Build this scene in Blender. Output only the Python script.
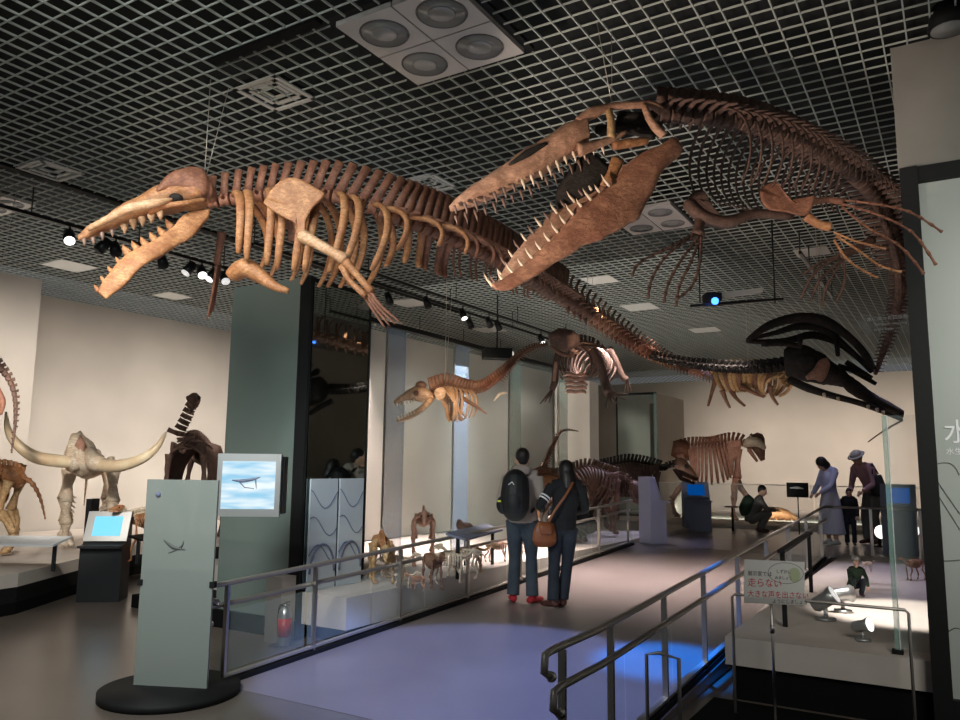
import bpy, math, random
from mathutils import Vector, Matrix, noise as mnoise
R = random.Random(7)
sc = bpy.context.scene
COL = sc.collection
for o in list(bpy.data.objects): bpy.data.objects.remove(o)
pi = math.pi

# ---------------------------------------------------------------- camera
F = 778.3
PITCH, ROLL, YAW = 0.1365, 0.01175, 0.5502
cp, sp, cr, sr = math.cos(PITCH), math.sin(PITCH), math.cos(ROLL), math.sin(ROLL)
CY_ = Vector((0, cp, sp)); U0 = Vector((0, -sp, cp)); X0 = Vector((1, 0, 0))
CX_ = X0 * cr + U0 * sr; CU_ = -X0 * sr + U0 * cr
CAM = Vector((0, 0, 1.7))
cam_d = bpy.data.cameras.new('camera'); cam = bpy.data.objects.new('camera', cam_d); COL.objects.link(cam)
M = Matrix((CX_, CU_, -CY_)).transposed().to_4x4(); M.translation = CAM
cam.matrix_world = M
cam_d.sensor_fit = 'HORIZONTAL'; cam_d.sensor_width = 36; cam_d.lens = 36 * F / 960
cam_d.clip_start = 0.05; cam_d.clip_end = 100
sc.camera = cam

# ---------------------------------------------------------------- world, colour, lights
sc.view_settings.view_transform = 'Standard'; sc.view_settings.look = 'None'
sc.view_settings.gamma = 1; sc.view_settings.use_curve_mapping = False
sc.view_settings.exposure = 0.0
w = bpy.data.worlds.new('world'); sc.world = w; w.use_nodes = True
w.node_tree.nodes['Background'].inputs[0].default_value = (0.9, 0.95, 1.0, 1)
w.node_tree.nodes['Background'].inputs[1].default_value = 0.10

A = Vector((math.sin(YAW), math.cos(YAW), 0)); B = Vector((math.cos(YAW), -math.sin(YAW), 0)); Z = Vector((0, 0, 1))
def W(u, v, z=0): return B * u + A * v + Z * z          # hall coordinates: u across, v along the ramp
def ray(x, y): return CY_ + CX_ * ((x - 480) / F) + CU_ * ((360 - y) / F)
def at(x, y, Y): d = ray(x, y); return CAM + d * (Y / d.y)
def onz(x, y, z): d = ray(x, y); return CAM + d * ((z - 1.7) / d.z)
def PX(pts): return [at(*p) for p in pts]

def spot(loc, target, power, col=(1, 1, 1), ang=50, blend=.5, size=.08):
    l = bpy.data.lights.new('spot_light', 'SPOT'); l.energy = power; l.color = col
    l.spot_size = math.radians(ang); l.spot_blend = blend; l.shadow_soft_size = size
    o = bpy.data.objects.new('spot_light', l); COL.objects.link(o); o.location = loc
    o.rotation_euler = (Vector(target) - Vector(loc)).to_track_quat('-Z', 'Y').to_euler(); return o
def area(loc, target, power, sx, sy, col=(1, 1, 1), spread=110):
    l = bpy.data.lights.new('area_light', 'AREA'); l.energy = power; l.color = col
    l.shape = 'RECTANGLE'; l.size = sx; l.size_y = sy; l.spread = math.radians(spread)
    o = bpy.data.objects.new('area_light', l); COL.objects.link(o); o.location = loc
    o.rotation_euler = (Vector(target) - Vector(loc)).to_track_quat('-Z', 'Y').to_euler(); return o
WARM = (1, .80, .60); NEU = (1, .93, .86); COOL = (.72, .74, 1.0)
# skeleton spots, with added ones for the mirror boards and white column
spot(W(-4.6, .6, 1.9), at(150, 225, 6), 170, WARM, 34)
spot(W(-4.4, .8, 1.9), at(300, 235, 5.8), 150, WARM, 40)
spot(W(-3.2, .9, 1.2), at(570, 210, 5), 900, (1, .84, .72), 34)
spot(W(-3.0, 7.6, 2.2), at(605, 322, 9.4), 40, WARM, 26)
spot(W(-3.0, 8.6, 2.0), at(655, 352, 11.5), 40, WARM, 24)
spot(W(-5.1, 4.7, 3.4), W(-5.6, 6.3, .9), 45, (.9, .95, 1), 40)  # added spot brightening the boards on the mirror, no fixture of its own
spot(W(-2.2, 11, .9), at(750, 385, 13), 110, WARM, 30)
spot(W(-.9, 4.2, 3.0), at(810, 210, 5.4), 10, WARM, 40)
spot(W(-3.8, 6.2, 2.6), at(460, 395, 10), 240, WARM, 30)
spot(W(-3.0, 13, 3.6), at(722, 480, 19.5), 460, (1, .80, .70), 20)  # added front light for the far back skeleton
spot(W(-5.2, 9, 4.2), W(-7.3, 16, 2.4), 260, (1, .97, .92), 26)  # added spot lifting the white column and pale column side
spot(W(-3.6, 8.5, 3.6), at(570, 480, 14.5), 200, WARM, 34)
spot(W(-4.6, 8.5, 1.4), at(580, 365, 10.6), 22, (1, .8, .72), 24)
spot(W(-6.8, 3.2, 3.2), at(90, 500, 11), 650, (1, .93, .84), 34)  # added front light so the elephant is not dark towards the viewer
# walls
area(W(-10.2, 7, 4.3), W(-14.4, 8, 1.2), 120, 7, .4, (1, .92, .84), 90)
area(W(-10.2, 12, 4.3), W(-14.4, 12, 1.2), 80, 5, .4, (1, .92, .84), 90)
area(W(-7.2, 13, 4.1), W(-8.6, 13, 1.2), 40, 7, .3, (.95, .97, .9), 90)
area(W(-3, 23, 4.2), W(-3, 27, 1.4), 130, 9, .5, (1, .88, .80), 100)
area(W(-3.2, 20.6, .62), W(-3.2, 27, 1.0), 60, 7, .2, (.9, 1, .88), 140)
# platforms
area(W(-5.9, 10.2, 3.3), W(-5.75, 10.2, 0), 280, .4, 7, (1, .88, .84), 80)
spot(W(-5.6, 15.0, 3.6), W(-5.6, 14.0, .4), 160, COOL, 55)
spot(W(-.6, 7.6, 3.6), W(-.45, 8.1, .45), 900, (1, .95, .90), 32)
spot(W(-.4, 10.6, 4.0), W(-.4, 10.6, .45), 200, (.70, .66, 1), 60)
spot(W(-3.6, 14.2, 4.5), W(-4.9, 14.2, .5), 150, (.5, .52, 1), 40)
spot(W(-1.6, 15, 4.5), W(-1.9, 15.9, 1), 80, (.7, .72, 1), 45)
# ramp and floor, then column, title panel and ceiling fills
spot(W(-2.3, 5.6, 4.6), W(-3.4, 5.6, 0), 1500, (.22, .35, 1), 40, .15, .08)
spot(W(-2.45, 7.4, 4.6), onz(664, 660, .1), 4800, (.0, .20, 1), 17, .7, .08)
spot(W(-3.4, 11, 4.6), W(-3.4, 10.6, 0), 220, (1, .76, .66), 64, .9, .3)
spot(W(-7.4, 4.4, 4.6), W(-7.0, 4.8, 0), 130, (1, .88, .78), 80, .9, .3)
area(W(-3.5, 1, 4.2), W(-5.8, 5.6, 1.2), 90, 2, 2, (.9, .97, .96), 90)
area(W(1.2, 3.0, 3.2), W(.9, 6.1, 2.2), 30, 1.5, 1.5, (1, 1, .93), 90)  # added fill brightening the title panel
area(W(-4, 6, .9), W(-4, 6, 4), 40, 6, 8, (.92, 1, .92), 150)  # added upward fill for the ceiling grid, not a real fixture
area(W(-5.5, 14, 2.9), W(-5.5, 15, 4.7), 70, 5, 8, (1, .97, .90), 140)  # added uplight imitating bounce on the far ceiling
area(W(-11, 8, 3.0), W(-11, 8.5, 4.7), 40, 4, 7, (1, .98, .92), 140)  # added uplight imitating bounce on the ceiling by the left wall

# ---------------------------------------------------------------- materials
def mat(name, col, rough=.6, metal=0, noise=None, ns=8, bump=0, emit=None, es=1, alpha=None, trans=0, spec=.5, detail=4):
    m = bpy.data.materials.new(name); m.use_nodes = True; nt = m.node_tree; b = nt.nodes['Principled BSDF']
    b.inputs['Base Color'].default_value = (*col, 1); b.inputs['Roughness'].default_value = rough
    b.inputs['Metallic'].default_value = metal; b.inputs['Specular IOR Level'].default_value = spec
    if trans: b.inputs['Transmission Weight'].default_value = trans; b.inputs['IOR'].default_value = 1.1
    if emit: b.inputs['Emission Color'].default_value = (*emit, 1); b.inputs['Emission Strength'].default_value = es
    if alpha is not None: b.inputs['Alpha'].default_value = alpha
    if noise or bump:
        tc = nt.nodes.new('ShaderNodeTexCoord'); n = nt.nodes.new('ShaderNodeTexNoise')
        n.inputs['Scale'].default_value = ns; n.inputs['Detail'].default_value = detail
        nt.links.new(tc.outputs['Object'], n.inputs['Vector'])
        if noise:
            r = nt.nodes.new('ShaderNodeValToRGB'); r.color_ramp.elements[0].position = .32; r.color_ramp.elements[1].position = .68
            r.color_ramp.elements[0].color = (*noise, 1); r.color_ramp.elements[1].color = (*col, 1)
            nt.links.new(n.outputs['Fac'], r.inputs[0]); nt.links.new(r.outputs[0], b.inputs['Base Color'])
        if bump:
            bp = nt.nodes.new('ShaderNodeBump'); bp.inputs['Strength'].default_value = bump; bp.inputs['Distance'].default_value = .02
            nt.links.new(n.outputs['Fac'], bp.inputs['Height']); nt.links.new(bp.outputs[0], b.inputs['Normal'])
    return m
mt = {}
def bone_tex(m, dark, ns):
    nt = m.node_tree; b = nt.nodes['Principled BSDF']; lk = b.inputs['Base Color'].links[0].from_socket
    tc = nt.nodes.new('ShaderNodeTexCoord'); mp = nt.nodes.new('ShaderNodeMapping'); mp.inputs['Scale'].default_value = (1, 1, 1.8)
    n = nt.nodes.new('ShaderNodeTexNoise'); n.inputs['Scale'].default_value = ns * 3.2; n.inputs['Detail'].default_value = 9; n.inputs['Roughness'].default_value = .72; n.inputs['Distortion'].default_value = .6
    nt.links.new(tc.outputs['Object'], mp.inputs[0]); nt.links.new(mp.outputs[0], n.inputs[0])
    r = nt.nodes.new('ShaderNodeMapRange'); r.inputs[1].default_value = .42; r.inputs[2].default_value = .62; r.inputs[3].default_value = .75; r.inputs[4].default_value = 0
    nt.links.new(n.outputs['Fac'], r.inputs[0]); mx = nt.nodes.new('ShaderNodeMix'); mx.data_type = 'RGBA'
    nt.links.new(r.outputs[0], mx.inputs[0]); nt.links.new(lk, mx.inputs[6]); mx.inputs[7].default_value = (*dark, 1); nt.links.new(mx.outputs[2], b.inputs['Base Color'])
    bp = nt.nodes.new('ShaderNodeBump'); bp.inputs['Strength'].default_value = .6; bp.inputs['Distance'].default_value = .010
    nt.links.new(n.outputs['Fac'], bp.inputs['Height']); nt.links.new(bp.outputs[0], b.inputs['Normal'])
def m_(k, *a, **kw):
    mt[k] = mat(k, *a, **kw)
    if k.startswith('bone_'): nn = kw.get('noise'); bone_tex(mt[k], tuple(c * .62 for c in nn), kw.get('ns', 9))
m_('bone_tan', (.60, .30, .13), .55, noise=(.34, .13, .05), ns=9, bump=.5)
m_('bone_pale', (.74, .50, .32), .5, noise=(.52, .27, .13), ns=10, bump=.4)
m_('bone_rust', (.36, .15, .08), .6, noise=(.19, .07, .04), ns=12, bump=.5)
m_('bone_dark', (.19, .10, .07), .7, noise=(.08, .042, .03), ns=10, bump=.5)
m_('bone_skull', (.66, .38, .24), .55, noise=(.40, .20, .12), ns=7, bump=.6, detail=8)
m_('bone_jaw', (.56, .28, .16), .55, noise=(.33, .13, .075), ns=8, bump=.6, detail=8)
m_('bone_black', (.05, .042, .036), .85, noise=(.03, .025, .022), ns=9, bump=.3, spec=.15)
m_('bone_white', (.85, .76, .62), .5, noise=(.70, .52, .36), ns=9, bump=.3)
m_('bone_yellow', (.72, .50, .27), .5, noise=(.45, .25, .10), ns=9, bump=.3)
m_('bone_brown', (.34, .17, .10), .55, noise=(.17, .08, .05), ns=12, bump=.3)
m_('bone_pink', (.62, .36, .26), .55, noise=(.42, .2, .13), ns=12, bump=.3)
m_('tusk', (.86, .72, .50), .35, noise=(.66, .45, .26), ns=4)
m_('tooth', (.72, .56, .40), .4)
m_('tooth_dark', (.20, .12, .09), .4)
m_('wall', (.50, .455, .40), .85, noise=(.43, .39, .345), ns=.8, detail=2)
m_('wall_back', (.56, .49, .42), .85, noise=(.48, .42, .36), ns=.7, detail=2)
m_('concrete', (.23, .215, .19), .85, noise=(.17, .16, .14), ns=1.5, bump=.1)
m_('grid', (.42, .44, .40), .5)
m_('void', (.007, .008, .007), .95)
m_('floor', (.15, .12, .10), .28, noise=(.12, .097, .082), ns=.9)
m_('ramp', (.21, .17, .16), .3, noise=(.18, .145, .135), ns=1.2)
m_('platform', (.62, .55, .49), .7, noise=(.56, .49, .43), ns=3)
m_('plinth', (.006, .006, .006), .7, spec=.1)
m_('black', (.010, .010, .010), .6, spec=.2)
m_('black_metal', (.02, .02, .02), .35, .6)
m_('steel', (.52, .49, .45), .3, 1)
m_('steel_dark', (.42, .38, .34), .42, .65)
m_('glass', (.60, .72, .68), .03, alpha=.10)
m_('glass_green', (.35, .55, .48), .05, alpha=.42)
m_('glass_blue', (.22, .35, .55), .05, alpha=.4)
m_('glass_back', (.19, .225, .20), .10, noise=(.15, .185, .165), ns=.6)
m_('mirror', (.42, .47, .45), .03, 1)
m_('mirror_dark', (.28, .30, .29), .04, 1)
m_('panel_light', (.43, .455, .42), .18, noise=(.40, .425, .39), ns=.7)
m_('reflected_print', (.55, .60, .63), .4, noise=(.46, .52, .57), ns=2)
m_('frost', (.25, .275, .25), .25, alpha=.84)
m_('lamp_plate', (.50, .46, .42), .6)
m_('lamp_glass', (.24, .235, .22), .15)
m_('lamp_rim', (.10, .09, .09), .4)
m_('vent', (.10, .105, .095), .6)
m_('white_flat', (.55, .53, .49), .7)
m_('white', (.80, .80, .80), .5)
m_('sign', (.62, .59, .55), .6)
m_('red', (.45, .03, .04), .4)
m_('red_text', (.55, .03, .06), .5)
m_('ink', (.10, .07, .07), .6)
m_('sage', (.42, .45, .28), .6)
m_('silver', (.45, .45, .44), .35, .8)
m_('kiosk_lilac', (.50, .50, .68), .5)
m_('kiosk_blue', (.15, .17, .25), .5)
m_('kiosk_black', (.022, .023, .025), .3)
m_('screen_cyan', (.1, .3, .4), .2, emit=(.16, .55, .80), es=.9)
m_('screen_blue', (.0, .03, .2), .2, emit=(.0, .09, .40), es=.5)
m_('lens', (1, 1, 1), .3, emit=(1, .96, .90), es=2)
m_('lens_dim', (1, 1, 1), .3, emit=(1, .96, .92), es=.55)
m_('lens_blue', (0, .1, 1), .3, emit=(.05, .22, 1), es=4)
m_('skin', (.62, .38, .27), .55)
m_('hair', (.012, .009, .008), .45)
m_('hair_dark', (.03, .02, .016), .5)
m_('denim', (.035, .048, .066), .85, noise=(.060, .078, .10), ns=6)
m_('denim_dark', (.015, .021, .034), .85, noise=(.028, .038, .055), ns=6)
m_('hoodie', (.40, .33, .29), .85)
m_('jacket', (.010, .010, .012), .85)
m_('bag_black', (.008, .008, .009), .6)
m_('leather', (.30, .10, .035), .45, noise=(.24, .075, .03), ns=9)
m_('shoe_red', (.40, .02, .03), .5)
m_('shoe_brown', (.08, .025, .02), .5)
m_('blouse', (.55, .57, .85), .8)
m_('skirt', (.55, .55, .68), .85)
m_('pink_shirt', (.40, .22, .25), .85)
m_('green_coat', (.02, .045, .025), .8)
m_('grey_cloth', (.14, .13, .12), .85)
m_('cap', (.5, .47, .45), .8)
m_('cable', (.5, .45, .38), .4, .5)
m_('yellow', (.7, .75, .05), .5)

# ---------------------------------------------------------------- mesh helpers
class MB:
    def __init__(s): s.v = []; s.f = []; s.sm = []
    def add(s, vs, fs, smooth=False):
        n = len(s.v); s.v += [Vector(p) for p in vs]
        s.f += [tuple(i + n for i in f) for f in fs]; s.sm += [smooth] * len(fs)
    def obox(s, c, ax, ay, az):          # centre and three half-vectors
        c = Vector(c); vs = [c + ax * i + ay * j + az * k for k in (-1, 1) for j in (-1, 1) for i in (-1, 1)]
        s.add(vs, [(0, 2, 3, 1), (4, 5, 7, 6), (0, 1, 5, 4), (2, 6, 7, 3), (0, 4, 6, 2), (1, 3, 7, 5)]); return s
    def ubox(s, u0, u1, v0, v1, z0, z1):
        return s.obox(W((u0 + u1) / 2, (v0 + v1) / 2, (z0 + z1) / 2), B * (abs(u1 - u0) / 2), A * (abs(v1 - v0) / 2), Z * (abs(z1 - z0) / 2))
    def bar(s, a, b, w_, h_, up=Z):
        a = Vector(a); b = Vector(b); d = b - a; L = d.length; d.normalize()
        x = d.cross(up)
        if x.length < 1e-4: x = d.cross(Vector((1, 0, 0)))
        x.normalize(); y = x.cross(d)
        return s.obox((a + b) / 2, d * (L / 2), x * (w_ / 2), y * (h_ / 2))
    def poly(s, pts, z0, z1):            # prism from world points
        n = len(pts); vs = [Vector((p.x, p.y, z0)) for p in pts] + [Vector((p.x, p.y, z1)) for p in pts]
        s.add(vs, [tuple(range(n))[::-1], tuple(range(n, 2 * n))] + [(i, (i + 1) % n, n + (i + 1) % n, n + i) for i in range(n)]); return s
    def loft(s, rings, cap=True, smooth=True, closed=True):
        n = len(rings[0]); base = len(s.v); fs = []
        for i in range(len(rings) - 1):
            for j in range(n if closed else n - 1):
                k = (j + 1) % n; fs.append((i * n + j, i * n + k, (i + 1) * n + k, (i + 1) * n + j))
        if cap: fs.append(tuple(range(n))[::-1]); fs.append(tuple((len(rings) - 1) * n + j for j in range(n)))
        s.add([p for r in rings for p in r], fs, smooth); return s
    def tube(s, pts, rad, n=8, flat=1, up=Z, sub=0, smooth=True, jit=0):
        P = [Vector(p) for p in pts]
        if not hasattr(rad, '__len__'): rad = [rad] * len(P)
        rad = list(rad)
        if len(rad) != len(P):
            rad = [rad[0] + (rad[-1] - rad[0]) * i / (len(P) - 1) for i in range(len(P))] if len(rad) == 2 else [interp(rad, i / (len(P) - 1)) for i in range(len(P))]
        if sub: P, rad = spline(P, rad, sub)
        rings = []; px = None
        for i, p in enumerate(P):
            t = (P[min(i + 1, len(P) - 1)] - P[max(i - 1, 0)]).normalized()
            if px is None:
                x = t.cross(up)
                if x.length < .05: x = t.cross(Vector((1, 0, 0)) if abs(t.x) < .9 else Vector((0, 1, 0)))
            else:
                x = px - t * px.dot(t)
            x.normalize(); y = x.cross(t); px = x
            r = rad[i] * (1 + (R.random() - .5) * jit)
            rings.append([p + x * (math.cos(a) * r * flat) + y * (math.sin(a) * r) for a in [2 * pi * k / n for k in range(n)]])
        return s.loft(rings, True, smooth)
    def cyl(s, a, b, r, n=16, r2=None, smooth=True): return s.tube([a, b], [r, r if r2 is None else r2], n, smooth=smooth)
    def ball(s, c, rx, ry=None, rz=None, ax=None, n=12, m=8):
        ry = rx if ry is None else ry; rz = rx if rz is None else rz; c = Vector(c)
        X_, Y_, Z_ = ax or (Vector((1, 0, 0)), Vector((0, 1, 0)), Z)
        vs = [c - Z_ * rz]; fs = []
        for i in range(1, m):
            ph = -pi / 2 + pi * i / m
            for j in range(n):
                th = 2 * pi * j / n; vs.append(c + X_ * (rx * math.cos(ph) * math.cos(th)) + Y_ * (ry * math.cos(ph) * math.sin(th)) + Z_ * (rz * math.sin(ph)))
        vs.append(c + Z_ * rz); T = len(vs) - 1
        for j in range(n):
            k = (j + 1) % n; fs.append((0, 1 + k, 1 + j)); fs.append((T, 1 + (m - 2) * n + j, 1 + (m - 2) * n + k))
            for i in range(m - 2): a = 1 + i * n; fs.append((a + j, a + k, a + n + k, a + n + j))
        s.add(vs, fs, True); return s
    def build(s, name, material, parent=None, mods=None):
        me = bpy.data.meshes.new(name); off = Vector((0, 0, 0)); inv = None
        if parent is not None:
            inv = ABS[parent.name].inverted(); vs = [inv @ p for p in s.v]
        else: vs = s.v
        me.from_pydata([tuple(p) for p in vs], [], s.f); me.polygons.foreach_set('use_smooth', s.sm)
        me.materials.append(mt[material] if isinstance(material, str) else material); me.update()
        o = bpy.data.objects.new(name, me); COL.objects.link(o)
        if parent is not None: o.parent = parent
        ABS[o.name] = ABS[parent.name].copy() if parent is not None else Matrix()
        for md in mods or []:
            q = o.modifiers.new(md[0], md[0])
            for k, v_ in md[1].items(): setattr(q, k, v_)
        return o
ABS = {}
def interp(r, t):
    x = t * (len(r) - 1); i = min(int(x), len(r) - 2); return r[i] + (r[i + 1] - r[i]) * (x - i)
def spline(P, rad, sub):
    oP = []; oR = []; n = len(P)
    for i in range(n - 1):
        p0, p1, p2, p3 = P[max(i - 1, 0)], P[i], P[i + 1], P[min(i + 2, n - 1)]
        for k in range(sub):
            t = k / sub; t2 = t * t; t3 = t2 * t
            oP.append(.5 * ((2 * p1) + (p2 - p0) * t + (2 * p0 - 5 * p1 + 4 * p2 - p3) * t2 + (3 * p1 - p0 - 3 * p2 + p3) * t3))
            oR.append(rad[i] + (rad[i + 1] - rad[i]) * t)
    oP.append(P[-1]); oR.append(rad[-1]); return oP, oR
def path(P, n):                      # n points evenly spaced by arc length on a smooth curve
    Q, _ = spline([Vector(p) for p in P], [0] * len(P), 12)
    L = [0]
    for i in range(1, len(Q)): L.append(L[-1] + (Q[i] - Q[i - 1]).length)
    out = []; j = 0
    for k in range(n):
        s_ = L[-1] * k / (n - 1)
        while j < len(Q) - 2 and L[j + 1] < s_: j += 1
        t = (s_ - L[j]) / max(1e-9, L[j + 1] - L[j]); out.append(Q[j].lerp(Q[j + 1], min(1, t)))
    return out
def tag(o, label, cat, group=None, kind=None):
    if label: o['label'] = label
    if cat: o['category'] = cat
    if group: o['group'] = group
    if kind: o['kind'] = kind
    return o
def struct(o): o['kind'] = 'structure'; return o
def thing(name, label, cat, loc=(0, 0, 0), rotz=0, group=None, scale=1):
    o = bpy.data.objects.new(name, None); COL.objects.link(o); o.location = loc; o.rotation_euler = (0, 0, rotz)
    o.empty_display_size = .1
    ABS[o.name] = Matrix.Translation(Vector(loc)) @ Matrix.Rotation(rotz, 4, 'Z')
    return tag(o, label, cat, group)
def dup(root, loc, rotz=None, label=None, scale=None):
    r = root.copy(); COL.objects.link(r); r.location = loc
    if rotz is not None: r.rotation_euler = (0, 0, rotz)
    if scale: r.scale = (scale,) * 3
    if label: r['label'] = label
    for ch in list(root.children):
        c = ch.copy(); COL.objects.link(c); c.parent = r
        for g in list(ch.children):
            d = g.copy(); COL.objects.link(d); d.parent = c
    return r
def text(body, pos, right, up, size, material, parent=None, name='lettering', align='LEFT', sx=1):
    cu = bpy.data.curves.new(name, 'FONT'); cu.body = body; cu.size = size; cu.align_x = align; cu.extrude = .0008
    tmp = bpy.data.objects.new('tmp_text', cu); COL.objects.link(tmp); bpy.context.view_layer.update()
    me = bpy.data.meshes.new_from_object(tmp.evaluated_get(bpy.context.evaluated_depsgraph_get())); bpy.data.objects.remove(tmp)
    n = right.cross(up); L = MB(); vs = [pos + right * (v.co.x * sx) + up * v.co.y + n * v.co.z for v in me.vertices]
    L.add(vs, [tuple(p.vertices) for p in me.polygons]); bpy.data.meshes.remove(me)
    return L.build(name, material, parent)

# ================================================================ STRUCTURE
H = 4.77
fl = MB().ubox(-16, 4, -3, 27.3, -.1, 0).build('floor', 'floor'); struct(fl)
def rz(v): return max(0, min(.378, .042 * (v - 4.35)))
b = MB(); vs = [4.35, 13.35, 21]
for (v0, v1) in ((4.35, 13.35), (13.35, 18.8)):
    z0, z1 = rz(v0), rz(v1); u0, u1 = -4.98, -1.80
    if v0 > 10: u0, u1 = -6.0, 2.6
    P = [W(u0, v0, 0.001), W(u1, v0, 0.001), W(u1, v1, 0.001), W(u0, v1, 0.001), W(u0, v0, z0 + .003), W(u1, v0, z0 + .003), W(u1, v1, z1), W(u0, v1, z1)]
    b.add(P, [(0, 3, 2, 1), (4, 5, 6, 7), (0, 1, 5, 4), (1, 2, 6, 5), (2, 3, 7, 6), (3, 0, 4, 7)])
struct(b.build('floor_ramp', 'ramp'))
struct(MB().ubox(-6.4, 2.6, 18.8, 27, 0, .45).build('floor_upper', 'platform'))
# walls
b = MB().ubox(-14.6, -14.4, -3, 27.2, 0, H).ubox(-14.4, -13.2, -3, 7.17, 0, H); struct(b.build('wall_left', 'wall'))
struct(MB().ubox(-14.4, 4, 27, 27.2, 0, H).build('wall_back', 'wall_back'))
struct(MB().ubox(3.0, 3.2, 6.3, 27, 0, H).build('wall_right', 'wall_back'))
struct(MB().ubox(-.25, 4, 6.1, 6.35, 3.84, H).ubox(-.17, 4, 6.16, 6.35, 0, 3.85).build('wall_front', 'concrete'))
# ceiling grid
b = MB(); c = .15; u = -14.4
G = {}
u0 = -4.94 - c * 63; v0 = 4.105 - c * 60
nu = 108; nv = 200
HOLES = [(-3.61, -2.54, 3.77, 4.84), (-3.55, -2.65, 8.55, 9.6)]
def clip(lo, hi, cut):
    seg = [(lo, hi)]
    for a, c_ in cut:
        ns = []
        for s0, s1 in seg:
            if c_ <= s0 or a >= s1: ns.append((s0, s1)); continue
            if a > s0: ns.append((s0, a))
            if c_ < s1: ns.append((c_, s1))
        seg = ns
    return seg
for i in range(nu + 1):
    u = u0 + i * c
    lo, hi = -3, (6.1 if u > -.24 else 27)
    if u > 1.9: continue
    for s0, s1 in clip(lo, hi, [(h[2], h[3]) for h in HOLES if h[0] - .01 < u < h[1] + .01]):
        b.ubox(u - .005, u + .005, s0, s1, H - .001, H + .014)
for j in range(nv + 1):
    v = v0 + j * c
    if v < -3 or v > 27: continue
    lo, hi = -14.4, (1.9 if v < 6.1 else -.24)
    for s0, s1 in clip(lo, hi, [(h[0], h[1]) for h in HOLES if h[2] - .01 < v < h[3] + .01]):
        b.ubox(s0, s1, v - .0038, v + .0038, H, H + .012)
cg = struct(b.build('ceiling', 'grid'))
struct(MB().ubox(-14.6, 4, -3, 27.2, H + .45, H + .5).build('ceiling_slab', 'void'))
struct(MB().ubox(-.25, 3.2, 6.35, 27, H - .02, H + .02).build('ceiling_side', 'concrete'))
# dark service channels in the grid
b = MB().ubox(-4.72, -3.62, 3.66, 3.74, H - .02, H + .03); struct(b.build('trim_1', 'plinth'))
b = MB().ubox(-8.4, -8.3, 3.2, 13, H - .02, H + .03); struct(b.build('trim_2', 'plinth'))

# display platforms
lp = [W(-8.9, 3.2), W(-9.15, 5.0), W(-10.9, 7.7), W(-10.9, 14), W(-14.35, 14), W(-14.35, 7.2), W(-13.15, 7.15), W(-13.15, 3.2)]
MBp = MB().poly(lp, .30, .45)
t = thing('display_platform', 'long pale display platform below the left wall with a black base', 'platform', lp[2])
MBp.build('platform_top', 'platform', t)
lp2 = [p + (W(-12, 8) - p).normalized() * .06 for p in lp]
MB().poly(lp, .0, .13).build('base', 'plinth', t); MB().poly(lp, .131, .30).build('fascia', 'black', t)
t = thing('display_platform', 'pale display platform of small animals along the left handrail', 'platform', W(-5.6, 5.9))
MB().ubox(-5.63, -5.06, 5.87, 6.80, .15, .45).ubox(-8.5, -5.06, 6.80, 17.7, .15, .45).build('platform_top', 'platform', t)
MB().ubox(-8.5, -5.12, 6.0, 17.6, 0, .149).build('base', 'plinth', t)
t = thing('display_platform', 'wide white display platform right of the ramp with a black base', 'platform', W(-1, 6.2))
MB().ubox(-1.6, 2.9, 6.12 + .08, 13.2, .25, .45).build('platform_top', 'platform', t)
MB().ubox(-1.56, 2.9, 6.24, 13.2, 0, .249).build('base', 'plinth', t)
tag(MB().ubox(-1.68, 2.5, 3.6, 6.15, 0.001, .012).build('floor_mat', 'plinth'), 'black floor covering in front of the white platform at the lower right', 'mat')

# column with glass front, next to the mirror
t = thing('glass_column', 'tall green glass fronted column carrying the large monitor', 'column', W(-6.2, 6.2))
MB().ubox(-6.83, -5.66, 5.87, 6.7, .18, 3.65).build('core', 'black', t)
MB().ubox(-6.84, -5.80, 5.84, 5.868, .18, 3.66).build('glass_front', 'glass_back', t)
MB().ubox(-5.798, -5.65, 5.83, 5.868, .18, 3.66).build('edge_strip', 'black', t)
MB().ubox(-6.9, -5.64, 5.80, 5.9, 0.001, .179).build('base', 'plinth', t)
MB().ubox(-5.655, -5.64, 5.875, 6.78, .47, 3.6).build('mirror', 'mirror', t)
MB().ubox(-5.66, -5.63, 6.78, 6.80, .47, 3.61).build('mirror_edge', 'black', t)
for k, (a, b2) in enumerate(((5.9, 6.3), (6.34, 6.72))):  # solid boards stand in for panels reflected in the mirror
    g = thing('reflected_panel', ('mirror reflection of a grey blue panel with looping lines, built as a board next to the black column edge' if k == 0 else 'mirror reflection of a grey blue panel with looping lines, built as a board farther from the column'), 'panel', W(-5.61, a, .452), group=None)
    MB().ubox(-5.62, -5.60, a, b2, .455, 1.56).build('board', 'reflected_print', g)
    L = MB()
    for q in range(3):
        z = .8 + q * .28
        L.tube([W(-5.597, a + (b2 - a) * s, z + .1 * math.sin(s * 5 + q)) for s in [i / 10 for i in range(11)]], .006, 5)
    L.tube([W(-5.597, a + (b2 - a) * (.5 + .45 * math.cos(x)), .62 + .28 * math.sin(x)) for x in [pi * i / 12 for i in range(13)]], .012, 5)
    L.build('reflected_curve', 'kiosk_blue', g)
tag(MB().ubox(-5.85, -5.645, 5.60, 5.79, 0.001, .62).build('equipment_box', 'steel_dark'), 'small dull metal box standing at the foot of the glass column', 'box')

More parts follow.
